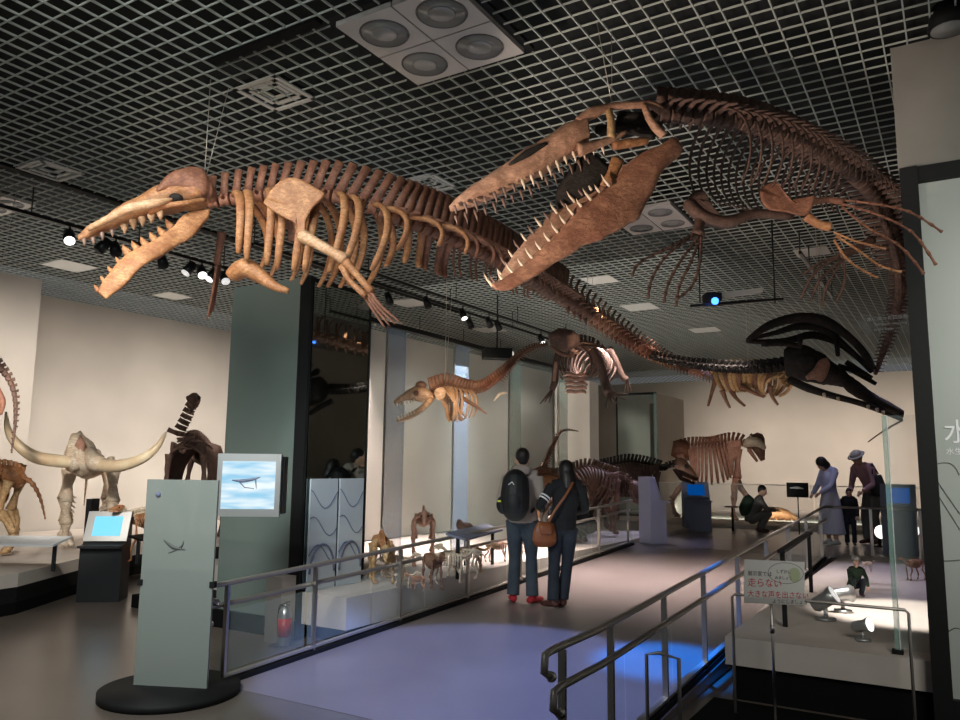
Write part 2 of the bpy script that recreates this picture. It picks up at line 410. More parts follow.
# glass case along the platform
t = thing('display_case', 'long tall glass screen wall running behind the small animal platform', 'glass case', W(-6.6, 10, .45))
edges = [6.85, 8.33, 10.01, 11.76, 13.77]
for i in range(4):
    MB().ubox(-6.61, -6.60, edges[i] + .01, edges[i + 1] - .01, .452, 3.6).build('glass_pane', 'glass', t)
for i, (v_, mm) in enumerate(((8.33, 'glass_blue'), (10.01, 'glass_blue'), (11.76, 'glass_green'), (13.7, 'glass_green'))):
    MB().ubox(-6.62, -6.60, v_, v_ + .42, .452, 3.59).build('glass_fin', mm, t)
    MB().ubox(-6.625, -6.598, v_ - .012, v_ + .006, .452, 3.6).build('pane_edge', 'steel', t)
MB().ubox(-6.68, -6.56, 6.85, 14.2, 3.6, 3.66).build('top_rail', 'black', t)
tag(MB().ubox(-8.7, -8.6, 9.6, 17.5, .451, 4.05).build('backdrop_wall', 'wall'), 'plain beige backdrop wall seen through the tall glass', 'partition')
# white column and mirror box farther down
tag(MB().ubox(-7.75, -6.9, 15.9, 16.4, .45, 3.62).build('white_column', 'wall_back'), 'pale square column behind the rib cage of the far brown skeleton', 'column')
t = thing('mirror_column', 'tall column with a dark mirror face and a pale side near the back wall', 'column', W(-7, 19.5, .376))
MB().ubox(-7.62, -6.55, 19.36, 21.7, .377, 3.64).build('core', 'wall_back', t)
MB().ubox(-7.60, -6.62, 19.34, 19.355, .5, 3.6).build('mirror', 'mirror', t)
MB().ubox(-6.62, -6.54, 19.33, 19.36, .4, 3.64).build('edge_strip', 'glass_green', t)
MB().ubox(-7.64, -7.60, 19.33, 19.36, .4, 3.64).ubox(-7.62, -6.54, 19.33, 19.36, 3.60, 3.66).build('frame', 'black', t)

# right hand title panel
t = thing('title_panel', 'large pale title panel in a black frame filling the right edge', 'panel', W(.6, 6.1, 0))
MB().ubox(-.13, 3.2, 6.12, 6.155, .25, 3.72).build('board', 'panel_light', t)
MB().ubox(-.24, -.13, 6.04, 6.155, 0.02, 3.83).ubox(-.13, 3.2, 6.06, 6.155, 3.72, 3.83).ubox(-.13, 3.2, 6.06, 6.155, .02, .25).build('frame', 'black', t)
pp = onz(944, 440, 1.7); 
def onv(x, y, v): d = ray(x, y); return CAM + d * (v / d.dot(A))
p = onv(943.5, 441, 6.115)
text('水', p - A * .004, B, Z, .17, 'white', t)
text('水生', onv(946, 454, 6.115), B, Z, .05, 'white', t)
for pl in ([(930, 470), (937, 464), (948, 463), (955, 467), (959, 475)], [(930, 470), (929, 478), (934, 488), (941, 500), (950, 514), (960, 530)], [(934, 472), (938, 482), (948, 497), (960, 514)], [(928, 560), (945, 561), (960, 560)], [(948, 632), (955, 628), (962, 630)]):
    MB().tube([onv(x, y, 6.116) for x, y in pl], .003, 5, sub=3).build('line_drawing', 'vent', t)

t = thing('caption_plate', 'small clear caption plate with three lines of white lettering left of the title panel', 'sign', at(885, 330, 7.6))
q0 = at(867, 334, 7.6)
MB().obox(at(885, 324, 7.62), B * .22, Z * .09, A * .003).build('plate', 'glass', t)
for k, (tx, sz) in enumerate((('水に戻った四肢動物', .045), ('Tetrapods returning', .035), ('to the water', .035))):
    text(tx, at(867, 321 + k * 5.2, 7.6) + B * (0 if k == 0 else .06), B, Z, sz, 'white', t)

# ================================================================ RAILS
def rail_post(mb, u, v, h, z0=None, r=.02, d=0):
    z = rz(v) if z0 is None else z0; mb.ubox(u - r, u + r, v - r * .6, v + r * .6, z + .003, z + h)
def handrail(name, label, u, v0, v1, posts, hooks):
    t = thing(name, label, 'railing', W(u, v0, rz(v0)))
    for dz, off, nm in ((.77, 0, 'top_rail'), (.60, .05, 'lower_rail')):
        s_ = 1 if hooks > 0 else -1
        P = [W(u + off * s_, v0 - (.0 if dz > .7 else .0) - .10, rz(v0) + dz - .13), W(u + off * s_, v0 - .18, rz(v0) + dz - .09), W(u + off * s_, v0 - .17, rz(v0) + dz - .01), W(u + off * s_, v0 - .08, rz(v0) + dz)]
        P += [W(u + off * s_, v0 + (v1 - v0) * i / 20, rz(v0 + (v1 - v0) * i / 20) + dz) for i in range(21)]
        MB().tube(P, .021, 10).build(nm, 'steel_dark', t)
        MB().ball(P[0], .028).build('end_cap', 'steel', t)
    for v in posts:
        m = MB(); rail_post(m, u, v, .75); m.bar(W(u, v, rz(v) + .58), W(u + .05 * (1 if hooks > 0 else -1), v, rz(v) + .59), .014, .014)
        m.build('post', 'steel', t)
    m = MB()
    for i in range(10):
        a = v0 + (v1 - v0) * i / 10; c_ = v0 + (v1 - v0) * (i + 1) / 10
        m.bar(W(u, a, rz(a) + .07), W(u, c_, rz(c_) + .07), .05, .018)
    m.build('curb_rail', 'steel_dark', t)
    m = MB(); 
    for i in range(10):
        a = v0 + (v1 - v0) * i / 10; c_ = v0 + (v1 - v0) * (i + 1) / 10
        m.bar(W(u, a, rz(a) + .022), W(u, c_, rz(c_) + .022), .07, .036)
    m.build('curb', 'black', t)
    m = MB()
    for i in range(10):
        a = v0 + (v1 - v0) * i / 10; c_ = v0 + (v1 - v0) * (i + 1) / 10
        m.bar(W(u, a + .02, rz(a) + .33), W(u, c_ - .02, rz(c_) + .33), .008, .46)
    m.build('glass_infill', 'glass', t)
handrail('handrail', 'long double handrail on the left side of the ramp with glass infill', -4.98, 4.35, 13.3, [4.36, 5.35, 6.6, 7.9, 9.2, 10.5, 11.8, 13.1], -1)
handrail('handrail', 'double steel handrail on the right side of the ramp nearest the viewer', -1.85, 3.85, 13.1, [3.88, 4.55, 5.55, 6.55, 7.7, 9, 10.3, 11.6, 12.9], 1)
t = thing('handrail', 'level handrail across the far end of the white platform beside the woman in pale clothes', 'railing', W(-1.8, 13.3, .378))
MB().tube([W(-1.85, 13.05, 1.14), W(-1.82, 13.25, 1.15), W(-1.7, 13.3, 1.15), W(2.4, 13.3, 1.15)], .021, 8).build('top_rail', 'steel', t)
for u in (-1.2, -.55, .1, .8, 1.5): MB().ubox(u - .02, u + .02, 13.28, 13.32, .38, 1.14).build('post', 'steel', t)
# low n shaped barrier in front of the white platform
t = thing('low_barrier', 'thin bronze coloured low barrier frame standing before the white platform', 'barrier', W(-1, 5.9))
z_ = .82
MB().tube([W(-1.45, 5.85, .013), W(-1.45, 5.85, z_ - .02), W(-1.43, 5.85, z_), W(-.36, 5.85, z_), W(-.34, 5.85, z_ - .02), W(-.34, 5.85, .013)], .011, 6).build('frame', 'steel_dark', t)
t = thing('low_barrier', 'short n shaped metal frame behind the near end of the right handrail', 'barrier', W(-1.6, 4.3))
p1 = onz(653, 800, .012)
MB().tube([W(-1.70, 4.75, .013), W(-1.70, 4.75, .58), W(-1.62, 4.75, .60), W(-1.50, 4.75, .58), W(-1.50, 4.75, .013)], .012, 6).build('frame', 'steel_dark', t)
# glass guard pane on platform
t = thing('glass_guard', 'clear glass guard pane with a bright green edge standing on the white platform', 'glass pane', W(-.44, 6.5, .45))
pb = onz(898, 654, .45); hgt = 1.62
MB().obox(pb + Z * (hgt / 2 + .03), A * .008 + B * 0, B * .016, Z * (hgt / 2)).build('green_edge', 'glass_green', t)  # green comes from the glass colour itself
MB().obox(pb + B * .017 + Z * (hgt / 2 + .03), B * .003, A * .006, Z * (hgt / 2)).build('glass_edge', 'white', t)
MB().obox(pb + B * .14 + Z * (hgt / 2 + .03), B * .12, A * .006, Z * (hgt / 2)).build('pane', 'glass', t)
MB().obox(pb + Z * .016, B * .035, A * .03, Z * .015).build('foot', 'black', t)
# far glass balustrade
t = thing('glass_balustrade', 'long clear glass balustrade in front of the far back wall skeleton', 'glass barrier', W(-4, 18.85, .452))
for i in range(5):
    MB().ubox(-6.4 + i * 1.8, -6.4 + i * 1.8 + 1.77, 18.84, 18.86, .452, 1.36).build('glass_pane', 'glass', t)
MB().ubox(-6.4, 2.6, 18.835, 18.865, 1.36, 1.38).build('top_rail', 'steel_dark', t)

# ================================================================ FREESTANDING
# stele at the left
t = thing('information_stele', 'frosted glass information stele on a round black base in the left foreground', 'sign', onz(170, 700, 0))
c0 = onz(170, 694, 0); c0.z = 0
MB().cyl(c0 + Z * .001, c0 + Z * .055, .50, 48).build('base', 'black', t)
wd = B; 
e0, e1 = at(131, 700, c0.y), at(212, 698, c0.y)
dx = (e1 - e0); dx.z = 0; dx.normalize(); wd = (dx * .75 + B * .25).normalized(); nn = wd.cross(Z)
MB().obox(c0 + Z * (.055 + .76), wd * .29, nn * .012, Z * .76).build('glass_plate', 'frost', t)
L = MB()
for s_ in (-1, 1): L.obox(c0 + wd * (.29 * s_) + Z * .80, wd * .02, nn * .022, Z * .022)
L.build('clip', 'black', t)
L = MB(); cc = c0 - nn * 0 + nn * (-.0)
fr = nn if nn.y < 0 else -nn
q = c0 + fr * .0135
L.tube([q + wd * -.12 + Z * 1.12, q + wd * -.04 + Z * 1.07, q + wd * .06 + Z * 1.05], [.004, .016, .002], 6, flat=1, sub=4)
L.tube([q + wd * -.08 + Z * 1.02, q + wd * .02 + Z * 1.07, q + wd * .04 + Z * 1.12], [.002, .010, .002], 6, sub=4)
L.build('etched_drawing', 'vent', t)
MB().ball(q + wd * -.19 + Z * 1.46, .022, .022, .022).build('logo', 'kiosk_blue', t)

# wall monitor on the column
t = thing('monitor', 'large silver monitor showing a pale blue underwater picture on the glass column', 'monitor', at(252, 487, 7.0))
pc = W(-6.5, 5.80, 0); Yc = 6.85
tl, tr, bl, br = at(214, 455, Yc - .05), at(282.5, 453, Yc - .02), at(221, 515.5, Yc - .05), at(279, 517, Yc - .02)
ctr = (tl + tr + bl + br) / 4; rt = ((tr - tl) + (br - bl)); rt.z = 0; rt.normalize(); nm_ = rt.cross(Z)
if nm_.y > 0: nm_ = -nm_
hw = ((tr - tl).length + (br - bl).length) / 4; hh = ((tl - bl).length + (tr - br).length) / 4
MB().obox(ctr, rt * hw, nm_ * .03, Z * hh).build('housing', 'silver', t)
MB().obox(ctr - nm_ * .11 + rt * .06, rt * (hw * .85), nm_ * .08, Z * hh * .92).build('back_box', 'black', t)
sm = bpy.data.materials.new('underwater_screen'); sm.use_nodes = True; nt = sm.node_tree; bs = nt.nodes['Principled BSDF']
tc = nt.nodes.new('ShaderNodeTexCoord'); mp = nt.nodes.new('ShaderNodeMapping'); mp.inputs['Scale'].default_value = (3, 3, 16)
nz = nt.nodes.new('ShaderNodeTexNoise'); nz.inputs['Scale'].default_value = .9; rp = nt.nodes.new('ShaderNodeValToRGB')
rp.color_ramp.elements[0].position = .35; rp.color_ramp.elements[0].color = (.30, .62, .85, 1); rp.color_ramp.elements[1].position = .62; rp.color_ramp.elements[1].color = (.85, .95, .98, 1)
nt.links.new(tc.outputs['Object'], mp.inputs[0]); nt.links.new(mp.outputs[0], nz.inputs[0]); nt.links.new(nz.outputs[0], rp.inputs[0])
nt.links.new(rp.outputs[0], bs.inputs['Emission Color']); bs.inputs['Emission Strength'].default_value = 1.0; bs.inputs['Base Color'].default_value = (0, 0, 0, 1)
mt['water_screen'] = sm
MB().obox(ctr + nm_ * .031, rt * hw * .84, nm_ * .002, Z * hh * .76).build('screen', 'water_screen', t)
L = MB(); q = ctr + nm_ * .034
L.tube([q - rt * .14 + Z * .04, q - rt * .05 + Z * .035, q + rt * .04 + Z * .05, q + rt * .1 + Z * .07], [.004, .018, .014, .003], 6, sub=4)
L.tube([q + rt * .06 + Z * .05, q + rt * .07 - Z * .03], [.008, .002], 5); L.tube([q - rt * .08 + Z * .03, q - rt * .03 - Z * .02, q + rt * .05 - Z * .03], [.006, .003], 5)
L.build('pictured_skeleton', 'kiosk_blue', t)

# fire extinguisher
e = onz(284, 636, 0) * .945; t = thing('fire_extinguisher', 'silver and red fire extinguisher standing below the left handrail', 'fire extinguisher', e)
MB().tube([e + Z * .002, e + Z * .02, e + Z * .29, e + Z * .34, e + Z * .36], [.055, .062, .062, .045, .02], 20).build('cylinder', 'silver', t)
MB().tube([e + Z * .09, e + Z * .26], [.0635, .0635], 20).build('label_band', 'red', t)
MB().cyl(e + Z * .36, e + Z * .385, .018, 10).build('valve', 'steel', t)
L = MB().bar(e + Z * .39 - B * .02, e + Z * .42 + B * .07, .018, .01); L.bar(e + Z * .385 - B * .02, e + Z * .38 + B * .07, .016, .008); L.build('handle', 'steel', t)
MB().tube([e + Z * .37 - B * .02, e + Z * .36 - B * .07, e + Z * .25 - B * .085, e + Z * .10 - B * .08], .009, 8, sub=4).build('hose', 'black', t)
t = thing('extinguisher_stand', 'flat wire stand on the floor in front of the fire extinguisher', 'stand', onz(276, 645, 0))
e2 = onz(276, 646, 0); L = MB()
for i in range(-2, 3): L.bar(e2 + B * (.03 * i) + Z * .006 - A * .05, e2 + B * (.03 * i) + Z * .006 + A * .05, .008, .008)
for s_ in (-1, 0, 1): L.bar(e2 - B * .07 + A * .05 * s_ + Z * .013, e2 + B * .07 + A * .05 * s_ + Z * .013, .008, .006)
L.build('grille', 'steel', t)

# sign on a pole
pt = onz(776, 735, .013); pt = W(-1.27, 4.9, .013)
sy = 5.15
c0 = at(775, 704, sy); base = Vector((c0.x, c0.y, .013))
t = thing('notice_sign', 'white notice sign with red Japanese writing on a thin pole', 'sign', base)
top = at(773.5, 565, sy); ctr = at(773.5, 582, sy - .02)
MB().cyl(base, Vector((base.x, base.y, ctr.z - .0)), .009, 10).build('pole', 'steel', t)
MB().cyl(base, base + Z * .02, .13, 24).build('foot', 'steel_dark', t)
MB().cyl(Vector((base.x, base.y, ctr.z - .32)), Vector((base.x, base.y, ctr.z - .27)), .014, 10).build('clamp', 'steel', t)
l_, r_ = at(744, 580, sy), at(803.5, 583, sy + .05); rt = (r_ - l_); hw = rt.length / 2; rt.z = 0; rt.normalize(); n_ = rt.cross(Z)
rt2 = (rt - Z * .045).normalized(); up2 = (rt2.cross(n_)); up2 = up2 if up2.z > 0 else -up2
if n_.y > 0: n_ = -n_
hh = .135
MB().obox(ctr + n_ * .012, rt2 * hw, n_ * .003, up2 * hh).build('board', 'sign', t)
def st(tx, x, y, s_, m): text(tx, ctr + n_ * .0155 + rt2 * (-hw + x * 2 * hw) + up2 * (hh - y * 2 * hh), rt2, up2, s_, m, t)
st('展示室では', .05, .36, .033, 'ink'); st('走らない', .05, .60, .058, 'red_text'); st('大きな声を出さない', .05, .84, .046, 'red_text')
st('ようにしましょう', .46, .97, .030, 'ink'); st('しずかに', .52, .28, .026, 'ink'); st('みましょうね', .50, .42, .024, 'ink')
MB().tube([ctr + n_ * .0155 + rt2 * (.075 + .12 * math.cos(a)) + up2 * (.06 + .065 * math.sin(a)) for a in [2 * pi * i / 20 for i in range(21)]], .0015, 4).build('bubble', 'vent', t)
MB().ball(ctr + n_ * .014 + rt2 * .135 + up2 * .05, .045, .003, .05, ax=(rt2, n_, up2)).build('green_motif', 'sage', t)

# kiosks
def kiosk(name, label, loc, face, w_, h_, body, scr, tall=.35):
    """loc base centre, face = direction the screen looks to"""
    f = face.normalized(); s = Z.cross(f)
    t = thing(name, label, 'kiosk', loc)
    b_ = MB(); prof = [(-.17, .002), (.17, .002), (.17, h_ * .62), (.04, h_ * .66), (-.10, h_), (-.17, h_)]
    vs = [loc + f * x + Z * z + s * (w_ / 2 * k) for k in (-1, 1) for x, z in prof]; n = len(prof)
    b_.add(vs, [tuple(range(n))[::-1], tuple(range(n, 2 * n))] + [(i, (i + 1) % n, n + (i + 1) % n, n + i) for i in range(n)])
    b_.build('cabinet', body, t)
    a = Vector(loc) + f * .05 + Z * (h_ * .665); c_ = Vector(loc) + f * (-.095) + Z * (h_ * .995)
    d = (c_ - a).normalized(); n2 = s.cross(d); n2 = n2 if n2.dot(f) > 0 else -n2; m_c = (a + c_) / 2; hl = (c_ - a).length / 2
    MB().obox(m_c + n2 * .008, s * (w_ * .52), n2 * .012, d * hl * 1.0).build('bezel', 'silver' if body == 'kiosk_black' else body, t)
    MB().obox(m_c + n2 * .022, s * (w_ * .34), n2 * .002, d * hl * .66).build('screen', scr, t)
    MB().obox(Vector(loc) + f * .2 + Z * (h_ * .62), s * (w_ * .5), f * .07, Z * .015).build('shelf', body, t)
    return t
kiosk('touch_kiosk', 'black touch screen kiosk in front of the elephant skeleton on the left', onz(102, 600, 0), Vector((.12, -1, 0)), .50, 1.08, 'kiosk_black', 'screen_cyan')
bp_ = onz(86, 590, 0) + Vector((-.12, .25, 0)); tag(MB().obox(Vector((bp_.x, bp_.y, .60)), Vector((.035, 0, 0)), Vector((0, .12, 0)), Z * .598).build('side_post', 'black'), 'narrow black upright board behind the touch screen kiosk', 'post')
kiosk('touch_kiosk', 'tall lilac kiosk seen from the side at the top of the ramp', onz(653, 543, .378), Vector((.80, .35, 0)), .36, 1.18, 'kiosk_lilac', 'screen_blue')
kiosk('touch_kiosk', 'grey blue kiosk with a blue screen in front of the far back skeleton', onz(697, 531, .378), Vector((0, -1, 0)), .55, 1.05, 'kiosk_blue', 'screen_blue')
kp = onz(908, 545, .378); kiosk('touch_kiosk', 'blue screened kiosk beside the title panel beyond the far handrail', W(-.9, 14.6, .378), -A, .5, 1.12, 'kiosk_blue', 'screen_blue')
# label lecterns
def lectern(label, a, b_, z0, hz, body, topm, wd=.16, dz=0):
    t = thing('label_stand', label, 'label stand', (a + b_) / 2 * 1)
    t_ = (b_ - a).normalized(); n = Z.cross(t_)
    for k, q in enumerate((a + t_ * .08, b_ - t_ * .08)):
        q = Vector((q.x, q.y, z0)); MB().bar(q + Z * .002, q + Z * (hz - .012), .035, .035, up=t_).build('leg', body, t)
    mid = Vector(((a.x + b_.x) / 2, (a.y + b_.y) / 2, z0 + hz)); MB().obox(mid, t_ * ((b_ - a).length / 2), (n * wd + Z * dz), Z * .012).build('top_board', topm, t)
p1, p2 = onz(786, 626, .45), onz(811, 593, .45)
ext = (p2 - p1).normalized() * .12
lectern('black label stand on the white platform, partly behind the notice sign', p1 - ext, p2 + ext, .45, .60, 'black', 'black', .03)
p1, p2 = onz(455, 590, .45), onz(490, 575, .45); p1 = at(455, 585, 8.9); p2 = at(494, 566, 10.4); p1.z = p2.z = .45
lectern('black legged label stand behind the left handrail near the couple', p1, p2, .45, .47, 'black', 'kiosk_blue', .12, .03)
p1, p2 = onz(0, 612, .14), onz(60, 600, .14)
p1 = at(-30, 570, 9.2); p2 = at(60, 570, 9.2); p1.z = p2.z = .45
lectern('long white topped label table at the lower left edge', p1, p2, .45, .34, 'kiosk_black', 'white', .2, .03)
p1 = at(133, 560, 9.9); p2 = at(160, 560, 10.4); p1.z = p2.z = .45
lectern('small dark label stand behind the frosted stele', p1, p2, .45, .32, 'kiosk_black', 'black', .1, .02)
t = thing('exhibit_screen', 'small black screen with a pale skeleton picture on a thin pole near the crouching person', 'screen', at(798, 530, 16.3))
c_ = at(797.5, 490, 16.3); MB().obox(c_, B * .21, A * .02, Z * .15).build('housing', 'black', t)
MB().tube([c_ - A * .025 - B * .14 + Z * .04, c_ - A * .025 + Z * .05, c_ - A * .025 + B * .12 + Z * .03], [.01, .03, .008], 6, sub=4).build('pictured_skeleton', 'white', t)
MB().cyl(Vector((c_.x, c_.y, .379)), c_ - Z * .14, .012, 8).build('pole', 'black', t)
t = thing('stool', 'small dark stand in front of the far back skeleton legs', 'stand', at(733, 531, 17.3))
q = onz(733, 531, .378); MB().obox(q + Z * .52, B * .14, A * .1, Z * .015).build('top', 'bone_brown', t); MB().cyl(q + Z * .002, q + Z * .51, .025, 8).build('leg', 'black', t)

# ================================================================ CEILING FITTINGS
def lamp_panel(label, u0, u1, v0, v1):
    t = thing('ceiling_lamp_panel', label, 'ceiling light', W((u0 + u1) / 2, (v0 + v1) / 2, H))
    MB().ubox(u0 - .02, u1 + .02, v0 - .02, v1 + .02, H + .03, H + .06).build('frame', 'black', t)
    s = (u1 - u0 - .06) / 2
    for i in (0, 1):
        for j in (0, 1):
            a = u0 + .03 + i * s; c_ = v0 + .03 + j * ((v1 - v0 - .06) / 2); sv = (v1 - v0 - .06) / 2
            MB().ubox(a + .006, a + s - .006, c_ + .006, c_ + sv - .006, H - .01, H + .03).build('plate', 'lamp_plate', t)
            cc = W(a + s / 2, c_ + sv / 2, H - .011)
            MB().tube([cc + Vector((math.cos(x), math.sin(x), 0)) * s * .35 for x in [2 * pi * k / 28 for k in range(29)]], .007, 6).build('rim', 'lamp_rim', t)
            L = MB().cyl(cc + Z * .0, cc - Z * .004, s * .335, 28); L.ball(cc - Z * .004, s * .2, s * .2, .012); L.build('lens', 'lamp_glass', t)
lamp_panel('large ceiling panel of four round lamps at the top centre', -3.60, -2.55, 3.78, 4.83)
lamp_panel('ceiling panel of four round lamps behind the big open jaws', -3.54, -2.66, 8.56, 9.59)
lamp_panel('ceiling panel of round lamps at the left edge', -10.15, -9.3, 4.1, 4.95)
def vent(label, x, y, s=.24, m='white_flat', inner='black'):
    c_ = onz(x, y, H - .004); t = thing('ceiling_vent', label, 'ceiling vent', c_, 0, 'ceiling vents')
    L = MB()
    for k in range(3): 
        r0 = s * (1 - .28 * k); z = .012 * k
        for i_, (d1, d2) in enumerate(((A, B), (B, A))):
            for s_ in (-1, 1): L.obox(c_ + d1 * (s_ * (r0 - .02)) + Z * z, d2 * r0, d1 * .02, Z * .006)
    L.build('louvre', m, t); MB().obox(c_ + Z * .045, A * s * .95, B * s * .95, Z * .004).build('backing', inner, t)
vent('square louvred ceiling vent above the left skeleton body', 275, 94)
vent('square louvred ceiling vent above the left skull', 50, 171)
vent('square louvred ceiling vent behind the snout of the hanging marine reptile', 427, 184)
for i, (lb, x, y, s) in enumerate((('flat pale ceiling panel left of the toothed lower jaw', 70, 266, .3), ('small flat pale ceiling panel under the left jaw', 172, 296, .25), ('flat pale ceiling panel right of the long flipper', 812, 252, .22), ('small bright ceiling panel right of the open jaws', 600, 280, .25), ('flat pale ceiling panel beside the hanging ribs', 640, 307, .3), ('flat pale ceiling panel above the glass screen wall', 410, 303, .3), ('flat pale ceiling panel between the light tracks', 490, 330, .3), ('pale ceiling panel near the start of the glass wall', 385, 322, .3), ('small flat ceiling panel near the dark whale skeleton', 705, 330, .3))):
    c_ = onz(x, y, H - .006); tag(MB().obox(c_, A * s, B * s, Z * .004).build('ceiling_panel', 'white_flat'), lb, 'ceiling panel', 'flat ceiling panels')
def track(label, p, q, lamps, rise):
    t = thing('light_track', label, 'light track', p)
    MB().bar(p, q, .035, .04).build('track_bar', 'black_metal', t)
    n = 4
    for i in range(n + 1):
        c_ = p.lerp(q, i / n); MB().cyl(c_ + Z * .02, Vector((c_.x, c_.y, H - .001)), .008, 6).build('hanger', 'black_metal', t)
tr = {}
def trk(label, u, v0, v1, z=4.40): track(label, W(u, v0, z), W(u, v1, z), 0, 0)
trk('light track above the left display nearest the wall', -8.72, 3.2, 8.6, 4.45)
trk('long light track over the small animal platform, nearer the ramp', -7.05, 6.4, 15.0, 4.45)
trk('long light track over the small animal platform, nearer the glass', -7.40, 6.6, 15.5, 4.45)
trk('light track behind the top of the glass screen wall', -9.35, 9.5, 16.2, 4.45)
trk('light track in front of the dark whale skeleton at the far right', -1.6, 10.5, 13.5, 4.5)
def lampu(label, base, aim, lens='lens_dim', L_=.13, r=.05, drop=.12):
    t = thing('spotlight', label, 'spotlight', base, 0, 'track spotlights')
    MB().cyl(base, base - Z * drop, .01, 6).build('stem', 'black_metal', t)
    c_ = base - Z * (drop + .02); d = (Vector(aim) - c_).normalized()
    MB().cyl(c_ - d * L_ * .6, c_ + d * L_ * .6, r * .85, 14, r).build('housing', 'black_metal', t)
    MB().cyl(c_ + d * L_ * .6, c_ + d * (L_ * .6 + .006), r * .86, 14).build('lens', lens, t)
def ontrack(x, u, z):   # point of the track (u, z) seen at pixel column x
    lo, hi = 2., 22.
    for _ in range(50):
        m = (lo + hi) / 2; p = W(u, m, z) - CAM; X = 480 + F * p.dot(CX_) / p.dot(CY_)
        if X < x: lo = m
        else: hi = m
    return W(u, m, z)
dn = Vector((0, 0, -1))
lab = ['left of the left skull snout', 'under the left skull, first of the row', 'under the left skull, second of the row', 'inside the open left jaw', 'behind the left lower jaw tip', 'right of the left lower jaw', 'left of the hanging bony flipper', 'just right of the hanging bony flipper', 'by the top left corner of the glass column']
for k, (x, ln) in enumerate(((70, 'lens'), (104, 'black'), (116, 'black'), (137, 'black'), (163, 'black'), (190, 'lens_dim'), (202, 'lens'), (213, 'lens'), (225, 'lens_dim'))):
    b_ = ontrack(x, -8.72, 4.43); lampu('black track spotlight ' + lab[k], b_, b_ + Vector((.5, -.7, -1)) if k % 2 == 0 else b_ + Vector((-.4, -.5, -1)), ln, .15, .07, .10)
for x, u, ln, lb in ((389, -7.4, 'black', 'above the left end of the glass screen'), (427, -7.05, 'black', 'hanging above the small whale skull'), (463, -7.05, 'lens', 'with a lit lens above the middle of the glass wall'), (470, -7.4, 'black', 'unlit, just below the lit one over the glass wall'), (489, -7.05, 'black', 'first of the pair over the glass wall'), (498, -7.05, 'black', 'second of the pair over the glass wall'), (541, -7.05, 'lens', 'with a lit lens beside the dark turtle shaped skeleton')):
    b_ = ontrack(x, u, 4.43); lampu('black track spotlight ' + lb, b_, b_ + Vector((.3, -.4, -1)), ln, .16, .06, .14)
t = thing('projector', 'black box projector hanging over the glass screen wall', 'projector', ontrack(497, -6.9, 4.1))
b_ = at(497, 354, 10.6); MB().obox(b_, Vector((.19, .03, 0)), Vector((-.02, .12, 0)), Z * .07).build('housing', 'black', t); MB().cyl(b_ + Vector((.19, -.05, 0)), b_ + Vector((.2, -.06, 0)), .045, 12).build('lens', 'lens_dim', t)
MB().cyl(b_, Vector((b_.x, b_.y, H)), .012, 6).build('hanger', 'black_metal', t)
t = thing('projector_rig', 'ceiling bar with a glowing blue projector lens above the right dark skeleton', 'projector', at(725, 300, 9.3))
c_ = at(725, 300, 9.3); MB().bar(at(690, 306, 9.3), at(783, 299, 9.3), .05, .03).build('bar', 'black_metal', t)
MB().obox(at(712, 298, 9.3), Vector((.09, 0, 0)), Vector((0, .1, 0)), Z * .05).build('housing', 'black', t)
MB().ball(at(715, 301, 9.17), .045).build('lens', 'lens_blue', t)
MB().bar(at(722, 296, 9.35), at(762, 290, 9.35), .05, .06).build('pale_tube', 'white_flat', t)
for x in (700, 775):
    q = at(x, 303, 9.3); MB().cyl(q, Vector((q.x, q.y, H)), .01, 6).build('hanger', 'black_metal', t)
q = at(948, 18, 4.9); t = thing('spotlight', 'black spotlight in the top right corner of the ceiling', 'spotlight', q)
MB().cyl(q + Z * .08, q - Z * .08, .10, 16, .13).build('housing', 'black', t); MB().cyl(q - Z * .08, q - Z * .086, .11, 16).build('lens', 'lamp_glass', t)

# ================================================================ SKELETON KIT
def frames(P, up=Z):
    out = []
    for i, p in enumerate(P):
        T = (P[min(i + 1, len(P) - 1)] - P[max(i - 1, 0)]).normalized()
        N = (up - T * up.dot(T)).normalized(); out.append((p, T, N, T.cross(N)))
    return out
def vertebra(par, fr, r, sp, pr, material, gap, low=0, lean=.25, name='vertebra'):
    p, T, N, L = fr; m = MB(); h = gap * .40
    m.tube([p - T * h, p - T * h * .8, p, p + T * h * .8, p + T * h], [r * .9, r, r * .72, r, r * .9], 9, up=N)
    if sp:
        q = T * (sp * lean)
        m.tube([p + N * r * .6, p + N * (r + sp * .5) + q * .5, p + N * (r + sp) + q], [r * .75, r * .6, r * .7], 6, flat=.4, up=T)
    if pr:
        for s_ in (-1, 1):
            m.tube([p + L * s_ * r * .5 + N * r * .2, p + L * s_ * (r + pr * .6) + N * r * .3, p + L * s_ * (r + pr) + N * r * .1 + T * pr * .2], [r * .34, r * .22, r * .14], 6)
    if low: m.tube([p - N * r * .7, p - N * (r + low) + T * low * .5], [r * .3, r * .12], 6)
    return m.build(name, material, par)
def rib(par, fr, s_, wd, dp, back, r, material, end=150, n=9, flat=.6, start=0.0, bow=0.0):
    p, T, N, L = fr; pts = []
    for i in range(n):
        th = math.radians(end) * (i / (n - 1)); 
        pts.append(p + L * (s_ * (wd * math.sin(th) + start)) - N * (dp * (1 - math.cos(th)) / 2 - start * .3) + T * (back * (i / (n - 1)) ** 1.3 + bow * math.sin(pi * i / (n - 1))))
    rr = [r * .7, r, r * 1.05, r, r * .95, r * .9, r * .85, r * .8, r * .55]
    return MB().tube(pts, rr, 7, flat=flat, sub=2, up=T).build('rib', material, par)
def pick(mats, t):
    return mats if isinstance(mats, str) else mats[min(int(t * len(mats)), len(mats) - 1)]
